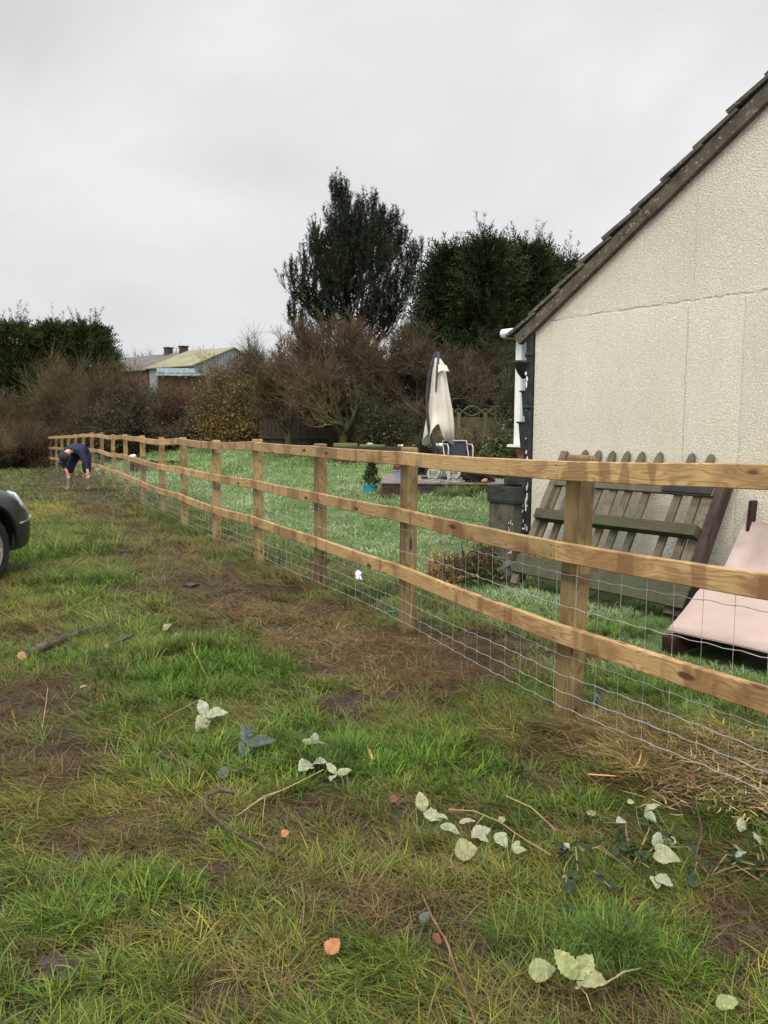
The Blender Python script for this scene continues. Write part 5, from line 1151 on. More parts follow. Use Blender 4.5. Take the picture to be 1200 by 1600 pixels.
# bare fruit trees
def bare_tree(px, Dd, toppx, spreadpx, label, seed, cols, mat='mossy_bark', trunk_h=.9, r=.14, nst=3, levels=4, ntw=9000, tw=(.2, .55), tcol=None, group=None, name='bare_tree', base_py=692, ang0=.55, twm='twig_brown', w=.008):
    g = np.random.default_rng(seed); b = atd(px, base_py, Dd); zb = G(b.x, Dd); H = atd(px, toppx, Dd).z - zb; S = spreadpx * Dd / FPX; t = thing(name, label, 'tree', (b.x, Dd, zb), 0, group)
    mb = MB(); mb.tube([(0, 0, -.2), (.02, .02, trunk_h * .5), (0, 0, trunk_h)], [r * 1.35, r * 1.05, r], 10, col=cols[0]); mb.build('trunk', mat, t, smooth=True, color=True)
    br = []
    for k in range(nst):
        a = k * 2 * math.pi / nst + g.uniform(-.4, .4); dx = math.cos(a) * math.sin(ang0); br += grow((0, 0, trunk_h * g.uniform(.75, 1)), (dx * S / H * 1.5, math.sin(a) * math.sin(ang0), math.cos(ang0)), H * .36, r * .62, levels, g, lf=(.55, .78), crook=.20, up=.06, rmin=.006, nch=(2, 4))
    # fit the branches into the measured height and spread
    zmax = max(p[:, 2].max() for p, _, _ in br); xm = np.percentile(np.abs(np.concatenate([p[:, 0] for p, _, _ in br])), 97); fx = S / xm; fz = (H - tw[1] * .3) / zmax
    for p, _, _ in br:
        f = np.clip(p[:, 2] / zmax, 0, 1); p[:, 0] *= 1 + (fx - 1) * np.clip(f * 3, 0, 1); p[:, 1] *= 1 + (fx * .8 - 1) * np.clip(f * 3, 0, 1); p[:, 2] = trunk_h * .75 + (p[:, 2] - trunk_h * .75) * (H * .98 - trunk_h * .75) / (zmax - trunk_h * .75)
    mb = MB(); skel(mb, [b_ for b_ in br if b_[2] < 3], cols); mb.build('limbs', mat, t, smooth=True, color=True)
    mb = MB(); skel(mb, [b_ for b_ in br if b_[2] >= 3], [(1, 1, 1)] * 3 + [tcol[0]] if tcol else cols); twigs(mb, br, levels - 1, ntw, g, tw, w, tcol or [(1, 1, 1), (1.4, 1.3, 1.2), (.8, .7, .7)])
    mb.build('twigs', twm, t, color=True); return t
moss = [(1, 1, .9), (1.5, 1.5, 1.1), (1.7, 1.65, 1.1), (1.4, 1.2, 1)]
bare_tree(535, 24, 466, 95, 'bare spreading apple tree with mossy trunk and reddish twigs', 3, moss, r=.12, trunk_h=.75, nst=8, ntw=5200, levels=5, w=.0045, tw=(.15, .45), ang0=.75, tcol=[(1.45, 1.12, .95), (1.8, 1.4, 1.15), (1.1, 1.0, .85)], group='bare fruit trees behind the lawn')
bare_tree(655, 24.5, 478, 95, 'dark bare fruit tree directly behind the closed parasol', 6, [(.6, .6, .55)] * 4, r=.10, trunk_h=1.1, nst=6, ntw=2600, levels=5, ang0=.7, w=.0045, tw=(.15, .42), tcol=[(1.2, 1, .85), (.8, .8, .7), (1.6, 1.4, 1.2)], group='bare fruit trees behind the lawn')
bare_tree(450, 24, 572, 48, 'low bare tree with arching twigs in front of the board fence', 9, moss, r=.09, trunk_h=.6, nst=5, ntw=4500, w=.005, tw=(.15, .45), tcol=[(1.4, 1.3, .8), (1, .9, .7)], group='bare fruit trees behind the lawn')
bare_tree(745, 26, 510, 62, 'thin bare tree between the parasol and the house', 12, [(.5, .5, .45)] * 4, r=.08, nst=4, ntw=1600, w=.0045, trunk_h=1.4, tcol=[(1.1, .95, .8), (.7, .65, .6)], group='bare fruit trees behind the lawn')

# shrubs: leafy mass (cards of real leaf size clumped round twigs) + stems
def shrub(px, Dd, toppx, wpx, label, seed, cols, nleaf=6000, leaf=.05, nst=14, stemc=(1, 1, 1), group=None, name='shrub', depth=.8, base_py=692, leafmat='shrub_leaf', ntw=2500, tcol=None, twl=(.2, .6), w=.007, shape=.6, cat='shrub', flat=.5, fill=1.0):
    g = np.random.default_rng(seed); b = atd(px, base_py, Dd); zb = G(b.x, Dd); H = atd(px, toppx, Dd).z - zb; S = wpx * Dd / FPX; t = thing(name, label, cat, (b.x, Dd, zb), 0, group)
    br = []
    for k in range(nst):
        a = g.uniform(0, 6.283); e = g.uniform(.05, .75); br += grow((g.normal(0, S * .25), g.normal(0, S * .2), -.05), (math.cos(a) * math.sin(e), math.sin(a) * math.sin(e), math.cos(e)), H * g.uniform(.35, .5), .022, 2, g, lf=(.5, .8), crook=.22, up=.05, rmin=.006, nch=(2, 4))
    zmax = np.percentile(np.concatenate([p[:, 2] for p, _, _ in br]), 99); xm = np.percentile(np.abs(np.concatenate([p[:, 0] for p, _, _ in br])), 94)
    for p, _, _ in br: p[:, 2] *= H * .96 / zmax; p[:, 0] *= S / xm; p[:, 1] *= S / xm * depth
    mb = MB(); skel(mb, br, [stemc] * 4); twigs(mb, br, 1, ntw, g, twl, w, tcol or [(1, 1, 1), (1.4, 1.2, 1)]); mb.build('stems', 'twig_brown', t, color=True)
    if nleaf:
        segs = [(p[i], p[i + 1]) for p, _, lv in br if lv >= 1 for i in range(len(p) - 1)]; segs = np.array(segs); nc = max(20, nleaf // 28); ci_ = g.integers(0, len(segs), nc); cc = segs[ci_, 1]; cc[:, 2] *= g.uniform(.15, 1, nc) ** (1 - fill * .35)
        idx = g.integers(0, nc, nleaf); pts = cc[idx] + g.normal(0, H * .055 + .04, (nleaf, 3)); pts[:, 2] = np.abs(pts[:, 2]) + .02; cl = np.array(cols)[g.integers(0, len(cols), nc)] * g.uniform(.6, 1.35, (nc, 1))
        a = unit(g.normal(size=(nleaf, 3))); b2 = unit(np.cross(a, g.normal(size=(nleaf, 3)))); s = (leaf * g.uniform(.6, 1.4, nleaf))[:, None]; V = np.stack([pts - a * s, pts - b2 * s * flat, pts + a * s, pts + b2 * s * flat], 1).reshape(-1, 3); C = np.repeat(cl[idx] * g.uniform(.75, 1.25, (nleaf, 1)), 4, 0)
        mb = MB(); mb.add(V, np.arange(nleaf * 4).reshape(-1, 4), 0, C); mb.build('foliage', leafmat, t, color=True)
    return t
ivy = [(.03, .05, .02), (.045, .07, .028), (.02, .035, .016), (.065, .085, .035)]; brown = [(.055, .042, .028), (.08, .055, .035), (.04, .032, .022), (.06, .06, .03)]; gold = [(.22, .15, .045), (.30, .21, .07), (.16, .12, .045), (.12, .10, .045)]
redb = [(.075, .046, .034), (.06, .04, .03), (.05, .04, .025), (.09, .056, .04)]; olive = [(.07, .075, .035), (.05, .055, .028), (.09, .085, .04)]
gH = 'hedgerow shrubs behind the fence'
shrub(345, 29, 566, 40, 'golden leafed hedge shrub in front of the tin shed', 61, gold, 20000, .045, group=gH, ntw=3000, tcol=[(2.2, 1.8, 1.0)])
shrub(388, 31, 545, 34, 'straggly golden brown shrub against the dark ivy', 62, gold[2:] + brown, 8000, .045, group=gH, ntw=6000, tcol=[(1.8, 1.5, 1.0), (1.1, 1, .8)], twl=(.4, 1.1))
shrub(418, 30, 560, 34, 'dark ivy covered bush to the right of the golden shrub', 63, ivy, 14000, .055, group=gH, ntw=3500, twl=(.3, .9))
shrub(262, 33, 610, 60, 'reddish brown bramble mass below the brick lean-to', 64, redb + brown, 13000, .05, group=gH, ntw=6000, tcol=[(1.8, 1.1, .9), (1, .8, .7)])
shrub(205, 34, 592, 52, 'low brown bramble bank with dull green patches below the shed', 65, brown + olive, 13000, .05, group=gH, ntw=6000)
shrub(320, 32, 640, 46, 'dark bush with pale stalks at the end of the lawn', 66, ivy + brown, 9000, .05, group=gH, ntw=4000, tcol=[(2.2, 2, 1.8), (1, .9, .8)])
shrub(170, 36, 575, 50, 'tall bare tangled bush with olive green haze of twigs', 67, olive, 6000, .04, nst=26, group=gH, ntw=8000, w=.006, tcol=[(1.5, 1.5, .9), (1.2, 1.1, .8), (1, .9, .7)], twl=(.4, 1.3))
shrub(104, 38, 570, 36, 'bare grey fan shaped bush before the hedge conifers', 68, olive, 2500, .04, nst=34, group=gH, ntw=6000, tcol=[(2.3, 2.0, 1.4), (1.6, 1.5, 1.1)], twl=(.5, 1.6), w=.006)
shrub(45, 37, 628, 60, 'brown thorn bush at the foot of the hedge conifers', 69, brown, 8000, .045, nst=22, group=gH, ntw=8000, w=.006, tcol=[(1.5, 1.3, .9), (1, .9, .7)], twl=(.4, 1.2))
shrub(-25, 36, 640, 50, 'brown thorn bush cut off by the picture edge', 70, redb, 8000, .045, nst=22, group=gH, ntw=7000, w=.006, tcol=[(1.4, 1.2, .9)])
shrub(30, 33, 668, 50, 'low dry reddish undergrowth where the fence ends', 71, redb + brown, 9000, .04, nst=30, group=gH, ntw=12000, w=.006, tcol=[(1.9, 1.5, 1.1), (1.3, 1.05, .85)], twl=(.25, .8), base_py=722)
shrub(-30, 31, 672, 46, 'low dry brown undergrowth at the far left edge of the field', 72, brown, 7000, .04, nst=24, group=gH, ntw=9000, tcol=[(1.8, 1.4, 1.1)], base_py=722)
shrub(140, 42, 630, 60, 'dark green bush deep in the hedge behind the bare bushes', 73, ivy + olive, 12000, .07, group=gH, ntw=3000)
shrub(230, 42, 600, 70, 'dark thicket in the shade below the farm sheds', 74, ivy + brown, 14000, .07, group=gH, ntw=5000)
shrub(20, 42, 600, 70, 'dark thicket at the foot of the evergreen hedge', 75, ivy, 14000, .08, group=gH, ntw=3000)
shrub(330, 38, 612, 60, 'dark green thicket between the shed and golden shrub', 76, ivy + brown, 12000, .07, group=gH, ntw=4000)
gB_ = 'garden shrubs round the deck'
shrub(500, 29, 600, 60, 'dark evergreen mass behind the spreading apple tree', 80, ivy, 17000, .075, group=gB_, ntw=300)
shrub(605, 28, 560, 50, 'black green evergreen bush under the pine', 81, ivy, 17000, .075, group=gB_, ntw=300)
shrub(690, 28.5, 580, 46, 'dark evergreen bush seen behind the parasol', 82, ivy, 17000, .075, group=gB_, ntw=300)
shrub(770, 28, 585, 50, 'dark evergreen bush over the lattice topped fence', 83, ivy, 17000, .075, group=gB_, ntw=300)
shrub(592, 23.6, 628, 24, 'green laurel like bush left of the parasol', 84, [(.09, .11, .035), (.06, .085, .03), (.14, .15, .05)], 5000, .04, group=gB_, ntw=900, base_py=700)
shrub(632, 23.6, 640, 24, 'rounded olive bush beside the parasol', 85, [(.10, .115, .045), (.07, .085, .035)], 5000, .03, group=gB_, ntw=900, base_py=700)
shrub(797, 19, 585, 17, 'upright yellow green conifer bush beside the white conservatory', 86, [(.07, .075, .02), (.10, .095, .03), (.045, .055, .018)], 6000, .03, group=gB_, ntw=900, base_py=700)
shrub(788, 16.5, 660, 24, 'bright green ferny plant next to the conservatory', 87, [(.16, .22, .07), (.22, .28, .10), (.11, .17, .05)], 2600, .045, nst=12, group=gB_, ntw=300, base_py=715, flat=.3)
shrub(748, 17, 680, 26, 'low grey green border plants behind the folding chair', 88, [(.07, .085, .045), (.11, .12, .07), (.05, .05, .03)], 4200, .03, nst=14, group=gB_, ntw=1400, base_py=712, tcol=[(3, 2.8, 2.2), (1.4, 1.2, .9)])
shrub(665, 17.5, 680, 14, 'small dark leafy plant at the parasol foot', 89, ivy, 1500, .035, nst=8, group=gB_, ntw=200, base_py=708)
shrub(470, 25, 690, 5, 'tiny pale evergreen shrub at the lawn edge', 90, [(.12, .14, .09), (.08, .10, .06)], 500, .03, nst=6, group=gB_, ntw=60, base_py=705)
# weeds and dead bracken beside the stone
shrub(705, 7.6, 872, 27, 'clump of rusty dead bracken in the lawn by the leaning panel', 91, [(.38, .23, .10), (.30, .18, .08), (.42, .30, .15)], 1500, .02, nst=10, group='weeds by the house', ntw=1100, tcol=[(5, 3.4, 2), (7.5, 5.2, 3)], twl=(.08, .18), base_py=898, w=.003, cat='weeds', flat=.18, name='weed_clump')
shrub(752, 7.5, 850, 30, 'patch of green weeds between bracken and the leaning panel', 92, [(.07, .11, .03), (.12, .15, .05), (.20, .20, .07), (.05, .07, .025)], 1600, .022, nst=14, group='weeds by the house', ntw=500, tcol=[(3, 2.4, 1.4)], twl=(.06, .16), base_py=895, w=.003, cat='weeds', name='weed_clump', shape=.4)
# distant bare wood behind the sheds
for k in range(9):
    bare_tree(150 + k * 30 + pr.uniform(-8, 8), 88 + pr.uniform(-4, 6), 545 + pr.uniform(-7, 8), 20, 'distant bare tree on the skyline behind the sheds', 200 + k, [(.7, .7, .6)] * 4, r=.22, trunk_h=1.5, nst=4, levels=3, ntw=1700, tw=(.5, 1.4), tcol=[(1, 1, .9), (1.4, 1.3, 1.1)], group='distant bare trees on the skyline', w=.02, base_py=690)
for k, (px, lb) in enumerate([(412, 'far bare tree showing over the ivy bush'), (452, 'far bare tree left of the pine')]):
    bare_tree(px, 60, 535 + 12 * k, 24, lb, 230 + k, [(.7, .6, .5)] * 4, r=.16, trunk_h=1.5, nst=4, levels=3, ntw=3000, tw=(.4, 1.2), tcol=[(1.6, 1.2, 1), (1.2, 1, .9)], w=.014, base_py=690)
# brambles sprouting by the fence foot
# ------------------------------------------------------------ loose leaves, sticks and brambles lying in the grass
def leaf_mesh(mb, c, L_, w, yaw, pitch=.15, roll=.1, curl=.25, serr=.06, seed=0, t=.0012):
    g = random.Random(seed); n = 14; mid = []; Lf = []; Rt = []
    for i in range(n + 1):
        s = i / n; hw = w / 2 * (math.sin(math.pi * s ** .72) ** .85 if 0 < s < 1 else 0) * (1 + serr * (1 if i % 2 else -1) + g.uniform(-.05, .05)); z = curl * 1.5 * L_ * (s - s * s) - curl * .5 * abs(hw) + L_ * .03 * math.sin(s * 11 + seed); x = s * L_
        mid.append((x, 0, z)); up_ = .35 * hw; Lf.append((x, hw, z + up_ + L_ * .045 * g.uniform(-1, 1))); Rt.append((x, -hw, z + up_ * (1 + .8 * math.sin(seed)) + L_ * .045 * g.uniform(-1, 1)))
    V = np.array(mid + Lf + Rt); Rm = np.array(Euler((roll, -pitch, yaw)).to_matrix()); V = V @ Rm.T; V2 = V - np.array(Rm[:, 2]) * t; k = n + 1; F_ = []
    for i in range(n):
        F_ += [(i, i + 1, k + i + 1, k + i), (i + 1, i, 2 * k + i, 2 * k + i + 1)]
    m_ = 3 * k; F2 = [tuple(q + m_ for q in f[::-1]) for f in F_]; edge = [k + i for i in range(k)] + [2 * k + i for i in range(k - 1, -1, -1)]
    F3 = [(edge[i], edge[(i + 1) % len(edge)], edge[(i + 1) % len(edge)] + m_, edge[i] + m_) for i in range(len(edge))]
    cc_ = np.ones((len(V), 3)) * np.array([g.uniform(.85, 1.1) for _ in range(len(V))])[:, None]; cc_[:k] *= .62; cc_[k::2] *= .80; cc_ *= np.array([1, 1 - .05 * math.sin(seed * 2.1), 1 - .12 * math.cos(seed)])
    mb.add(np.vstack([V, V2]) + np.array(c), F_ + F2 + F3, 0, np.vstack([cc_, cc_]))
TL = random.Random(99)
def leaf(px, py, Lpx, wpx, yaw, mat, label, group=None, h=.03, seed=0, n=1, cat='leaf', pitch=.1, curl=.25, spread=1.9, name='fallen_leaf', roll=None):
    p = gp(px, py); s = 1 / FPX * p.y; g = random.Random(seed + 1)
    if n == 1:
        mb = MB(); leaf_mesh(mb, (-Lpx * s * .5 * math.cos(yaw), -Lpx * s * .5 * math.sin(yaw), 0), Lpx * s, wpx * s, yaw, pitch, g.uniform(-.25, .25) if roll is None else roll, curl, seed=seed); o = mb.build(name, mat, None, loc=(p.x, p.y, p.z + h), smooth=True, color=True); o.rotation_euler = (TL.uniform(.3, .75), 0, 0); return tag(o, label, cat, group)
    t = thing(name, label, cat, (p.x, p.y, p.z + h), 0, group); t.rotation_euler = (TL.uniform(.3, .7), 0, 0)
    for k in range(n):
        a = yaw + (k - (n - 1) / 2) * spread / max(1, n - 1) * (1.6 if n > 2 else 1); mb = MB(); leaf_mesh(mb, (0, 0, .002 * k), Lpx * s * g.uniform(.75, 1.1), wpx * s * g.uniform(.8, 1.1), a, pitch + g.uniform(-.15, .3), g.uniform(-.5, .5), curl + g.uniform(-.1, .25), seed=seed + k); mb.build('leaflet', mat, t, smooth=True, color=True)
    return t
gL = 'pale bramble leaves lying in the grass'
leaf(322, 1136, 36, 22, .1, 'bramble_pale', 'pale three-part leaf lying alone in dark green grass', gL, .05, 1, 3, spread=2.4)
leaf(488, 1214, 34, 30, -1.3, 'bramble_pale', 'pair of pale round leaves where the thin dark stem ends', gL, .05, 2, 2, spread=2.2)
leaf(490, 1180, 22, 13, 1.4, 'bramble_pale', 'small pale three-part leaf just beyond the pair of round leaves', gL, .05, 3, 3, spread=1.9)
leaf(525, 1230, 25, 15, .2, 'bramble_pale', 'small pale leaf cluster right of the pair of round leaves', gL, .05, 4, 3, spread=2.6)
leaf(662, 1290, 34, 22, .6, 'bramble_pale', 'pale leaf pair on the grass left of the bramble stem', gL, .05, 5, 2, spread=2.4)
leaf(692, 1300, 20, 9, -.6, 'bramble_pale', 'thin curled white leaf at the tip of the bramble stem', gL, .05, 6, 1, curl=.5)
leaf(730, 1307, 28, 12, .1, 'bramble_pale', 'narrow white leaf lying just under the green bramble stem', gL, .05, 7, 1)
leaf(703, 1320, 36, 17, -.5, 'bramble_pale', 'long white leaf angled down beside the crumpled leaf', gL, .05, 8, 1, curl=.4)
leaf(736, 1331, 34, 22, -.1, 'bramble_pale', 'ragged cream leaf above the largest crumpled leaf', gL, .055, 9, 2, spread=.9)
leaf(728, 1353, 38, 36, .2, 'yellow_leaf', 'crumpled roundish cream leaf, largest under the bramble stem', gL, .05, 10, 1, pitch=0.05)
leaf(783, 1337, 34, 22, -1.2, 'bramble_pale', 'upright greyish leaf under the middle of the bramble stem', gL, .05, 11, 1)
leaf(800, 1353, 28, 12, .4, 'bramble_pale', 'curled white leaf with dark gap beneath the bramble stem', gL, .05, 12, 2, spread=1.0, curl=.6)
leaf(784, 1303, 14, 12, .9, 'bramble_pale', 'tiny pale leaf just above the bramble stem', gL, .05, 13)
leaf(878, 1350, 22, 12, -.4, 'bramble_pale', 'small pale leaf scrap beside dark bramble leaves', gL, .05, 14, 2, spread=1.2)
leaf(846, 1547, 46, 36, .1, 'yellow_leaf', 'large rounded yellow green leaf with brown veins at lower edge', gL, .05, 15, 1, roll=.1)
leaf(900, 1565, 56, 40, .9, 'yellow_leaf', 'largest yellow green leaf spray joined to a yellow stem', gL, .055, 16, 3, spread=1.6)
leaf(1135, 1600, 40, 26, .1, 'yellow_leaf', 'pale leaf half cut off by the bottom edge', gL, .05, 17, 1)
leaf(1156, 1315, 26, 16, 1.2, 'bramble_pale', 'single upright white leaf on the muddy straw', gL, .06, 18, 1)
leaf(1040, 1382, 44, 28, -.25, 'bramble_pale', 'broad pale leaf in the middle of the dark bramble', gL, .08, 19, 1, roll=.1)
leaf(1022, 1400, 30, 22, -1.2, 'bramble_pale', 'upturned pale green leaf below the broad pale leaf', gL, .06, 20, 2, spread=1)
leaf(1020, 1360, 34, 20, .3, 'bramble_pale', 'pale leaf cluster above the broad pale leaf', gL, .08, 21, 2, spread=1.4)
leaf(1048, 1351, 18, 13, 1.0, 'bramble_pale', 'small round pale leaf topmost in the dark bramble', gL, .08, 22)
leaf(1006, 1305, 26, 14, -.4, 'bramble_pale', 'pale folded leaf at the top of the dark bramble', gL, .09, 23, 2, spread=1.2)
leaf(984, 1292, 12, 9, -.4, 'bramble_pale', 'tiny pale leaf tip left of the folded leaf', gL, .09, 24)
leaf(350, 1225, 24, 20, 1.4, 'grey_leaf', 'dull blue grey round leaf at the end of the dark stem', gL, .045, 25, 1, roll=0)
leaf(386, 1180, 46, 24, .1, 'grey_leaf', 'dull grey green leaf spray half hidden in grass', gL, .045, 26, 3, spread=2.2)
leaf(276, 1007, 16, 14, .3, 'bramble_pale', 'small rounded pale leaf beyond the green patch', gL, .05, 27)
leaf(262, 992, 18, 12, 1.0, 'yellow_leaf', 'ragged beige leaf scrap left of the small rounded leaf', gL, .05, 28)
leaf(131, 1085, 12, 4, .3, 'bramble_pale', 'thin white leaf sliver on the brown grass', gL, .04, 29)
leaf(340, 1560 - 174, 1, 1, 0, 'grey_leaf', 'tiny grey leaf scrap', gL, .01, 30) if 0 else None
gO = 'dead autumn leaves in the grass'
leaf(521, 1505, 32, 27, .9, 'orange_leaf', 'bright orange leaf lying in foreground grass', gO, .045, 31, 1, roll=.05)
leaf(446, 1323, 15, 13, .4, 'orange_leaf', 'small orange brown leaf by the curved stick', gO, .045, 32)
leaf(617, 1268, 18, 15, .2, 'dull_red_leaf', 'dull dark red leaf left of the bramble leaves', gO, .045, 33)
leaf(510, 1181, 12, 10, .5, 'dull_red_leaf', 'small dark red leaf beside the three-part leaf', gO, .04, 34)
leaf(706, 1287, 12, 8, .5, 'dull_red_leaf', 'tiny red leaf by the tip of the bramble stem', gO, .05, 35)
leaf(683, 1490, 22, 13, -1, 'dull_red_leaf', 'brown curled leaf beside the long red stick', gO, .04, 36)
leaf(664, 1455, 24, 16, .6, 'grey_leaf', 'faded grey green leaf above the long red stick', gL, .04, 37)
leaf(1075, 1240, 40, 20, .2, 'dull_red_leaf', 'dark maroon sodden leaf in the hollow below the straw heap', gO, .02, 38, 2, spread=1.8)
def stick(name, pts, r0, r1, mat, label, cat='stick', h=.02, group=None, seed=0, endmat=None, side=None):
    g = random.Random(seed); P = []
    for i, q in enumerate(pts):
        p = gp(q[0], q[1]); P.append(Vector((p.x, p.y, p.z + (q[2] if len(q) > 2 else h))))
    o0 = P[0].copy(); fine = []
    for a, b_ in zip(P[:-1], P[1:]):
        for k in range(5): fine.append(a.lerp(b_, k / 5) - o0 + Vector((g.uniform(-1, 1), g.uniform(-1, 1), g.uniform(-.5, .5))) * r0 * .35)
    fine.append(P[-1] - o0); mb = MB(); mb.tube(fine, np.linspace(r0, r1, len(fine)) * np.array([g.uniform(.88, 1.12) for _ in fine]), 8)
    if endmat or side:
        t = thing(name, label, cat, o0, 0, group); mb.build('stem', mat, t, smooth=True)
        if endmat:
            mb = MB(); d = (fine[1] - fine[0]).normalized(); mb.tube([fine[0] - d * .004, fine[0] + d * .012], r0 * .93, 8); mb.build('cut_end', endmat, t)
        if side:
            for s_ in side:
                mb = MB(); a = fine[int(s_[0] * (len(fine) - 1))]; e = gp(s_[1], s_[2]); e = Vector((e.x, e.y, e.z + (s_[3] if len(s_) > 3 else h))) - o0; mb.tube([a, a.lerp(e, .5) + Vector((0, 0, .012)), e], [r1, r1 * .8, r1 * .5], 6); mb.build('side_twig', mat, t, smooth=True)
        return t
    o = mb.build(name, mat, None, loc=o0, smooth=True); return tag(o, label, cat, group)
stick('log', [(32, 1034), (70, 1020), (105, 1004), (146, 988)], .030, .017, 'log_bark', 'thick dark broken branch lying in the grass below the car', 'branch', .035, endmat='cut_wood')
stick('branch_piece', [(166, 1017), (188, 1008), (210, 998)], .016, .010, 'log_bark', 'short dark branch piece with a torn orange end', 'branch', .03, endmat='orange_chip')
stick('curved_stick', [(366, 1258, .05), (345, 1258, .06), (322, 1264, .05), (320, 1276, .04), (340, 1298, .035), (368, 1318, .035), (400, 1334, .035), (430, 1346, .03), (456, 1352, .02)], .009, .0045, 'twig_bark', 'hooked brown stick lying in the grass', 'stick')
stick('red_stick', [(660, 1415, .03), (676, 1455, .035), (697, 1490, .035), (710, 1530, .035), (722, 1565, .04), (733, 1600, .045), (745, 1640, .04)], .0036, .0028, 'red_twig', 'long straight reddish stick running to the bottom edge', 'stick')
stick('bramble_shoot', [(700, 1295, .07), (740, 1302, .08), (780, 1315, .07), (810, 1333, .06), (860, 1355, .04)], .003, .0028, 'bramble_stem', 'green arching bramble stem above pale leaves', 'bramble stem', side=[(.7, 797, 1345), (.35, 735, 1318)])
stick('dark_stem', [(345, 1222, .04), (375, 1224, .05), (400, 1204, .05), (430, 1205, .05), (485, 1210, .05), (560, 1205, .04)], .004, .0025, 'twig_bark', 'thin dark bramble stem running through the green grass', 'bramble stem', side=[(.3, 372, 1205), (.6, 420, 1190)])
stick('yellow_stem', [(505, 1222, .05), (450, 1255, .06), (405, 1275, .06), (370, 1292, .04)], .0024, .0018, 'pale_twig', 'long yellow grass stalk crossing the hooked stick', 'stalk', side=[(.6, 410, 1300), (.4, 385, 1270)])
stick('bramble_shoot', [(898, 1575, .05), (940, 1570, .05), (975, 1548, .05), (1000, 1530, .03)], .0032, .002, 'pale_twig', 'yellow brown stem joined to the largest leaf spray', 'bramble stem', side=[(.1, 925, 1592)])
stick('orange_chip', [(577, 1190), (582, 1205)], .005, .004, 'orange_chip', 'bright orange splinter of wood on green grass', 'wood chip', .05)
stick('straw_stalk', [(918, 1229, .05), (962, 1232, .05)], .003, .002, 'orange_chip', 'straight orange stalk lying below the nearest post', 'stalk')
stick('twig', [(1060, 1290, .1), (1085, 1310, .13), (1095, 1345, .10), (1078, 1385, .04)], .0032, .0022, 'twig_bark', 'arched brown twig standing over the dark bramble', 'twig')
stick('twig', [(790, 1264, .05), (830, 1283, .05), (868, 1315, .04)], .0026, .0015, 'pale_twig', 'pale straight twig above the bramble leaves', 'twig')
stick('twig', [(515, 1095, .05), (527, 1120, .05), (520, 1150, .03)], .004, .003, 'twig_bark', 'short dark twig in the brightest green grass', 'twig')
stick('twig', [(66, 1145, .02), (72, 1130, .08), (76, 1115, .13)], .002, .0015, 'pale_twig', 'pale stalk standing in the muddy patch', 'twig')
stick('twig', [(230, 1152, .04), (275, 1128, .05), (325, 1102, .05)], .0022, .0012, 'pale_twig', 'long pale stalk lying beside the three-part leaf', 'stalk')
stick('twig', [(301, 1030, .1), (305, 1045, .09), (320, 1062, .04)], .0022, .0016, 'pale_twig', 'bent pale twig right of the green patch', 'twig')
stick('twig', [(650, 1005, .22), (655, 1030, .18), (650, 1052, .02)], .004, .003, 'twig_bark', 'dark sapling stub in the mud by the second post', 'twig')
stick('teal_cord', [(598, 962, .03), (610, 966, .05), (622, 962, .03)], .006, .004, 'teal_rope', 'scrap of teal cord lying in mud behind the netting', 'cord')
stick('blue_cord', [(926, 1108, .02), (932, 1098, .05), (938, 1104, .03), (945, 1096, .01)], .003, .003, 'blue_rope', 'scrap of blue cord at the foot of the nearest post', 'cord')
leaf(556, 915, 17, 9, .2, 'litter_white', 'crumpled white litter behind the netting by the fence', None, .08, 50, 2, cat='litter', name='crumpled_bag')
# dark bramble plant with its own leaves
def bramble(px, py, label, seed, stems, nl, R_, mat='bramble_dark', sz=(.026, .048)):
    g = random.Random(seed); p = gp(px, py); t = thing('bramble', label, 'bramble', (p.x, p.y, p.z), 0, 'brambles at the foot of the fence'); mb = MB(); tips = []
    for k in range(stems):
        a = g.uniform(0, 6.28); L_ = g.uniform(.5, 1) * R_; pts = [Vector((0, 0, 0)), Vector((math.cos(a) * L_ * .4, math.sin(a) * L_ * .4, g.uniform(.04, .10))), Vector((math.cos(a + .2) * L_ * .8, math.sin(a + .2) * L_ * .8, g.uniform(.03, .08))), Vector((math.cos(a + .3) * L_, math.sin(a + .3) * L_, .02))]
        mb.tube(pts, [.003, .0026, .002, .0014], 6); tips.append(pts)
    mb.build('stem', 'bramble_stem', t, smooth=True)
    for k in range(nl):
        pts = tips[k % stems]; i = g.randrange(3); q = pts[i].lerp(pts[i + 1], g.random()) + Vector((0, 0, .012)); mb = MB(); L_ = g.uniform(*sz); leaf_mesh(mb, q, L_, L_ * g.uniform(.6, .8), g.uniform(0, 6.28), g.uniform(-.3, .5), g.uniform(-.5, .5), g.uniform(.1, .4), seed=seed * 50 + k); mb.build('leaf', mat if g.random() < .86 else 'bramble_pale', t, smooth=True, color=True)
bramble(985, 1360, 'dark leafy bramble sprawling below the straw heap', 1, 9, 52, .34)
bramble(1110, 1370, 'dark bramble with fewer leaves right of the sprawling bramble', 2, 6, 30, .26)
bramble(905, 1385, 'small bramble with blackish leaves among the foreground grass', 3, 5, 22, .20)
bramble(1190, 1375, 'bramble shoot half cut off by the picture edge', 4, 4, 12, .2)
# mud clods
for i, (px, py, r) in enumerate([(85, 1508, .030), (106, 1520, .025), (68, 1527, .02), (120, 1502, .02), (95, 1535, .018), (225, 1494, .026), (238, 1498, .018), (300, 916, .06), (275, 918, .04), (118, 1340, .022), (128, 1345, .018), (1160, 1430, .026), (1130, 1452, .02), (1180, 1455, .022), (330, 915, .05)]):
    p = gp(px, py); rock('mud_clod', (p.x, p.y, p.z + r * .25), r, 'wet_mud', 'lump of dark wet mud turned up in the grass', 'mud clod', 60 + i, (1.5, 1.1, .35), 'mud clods in the field')

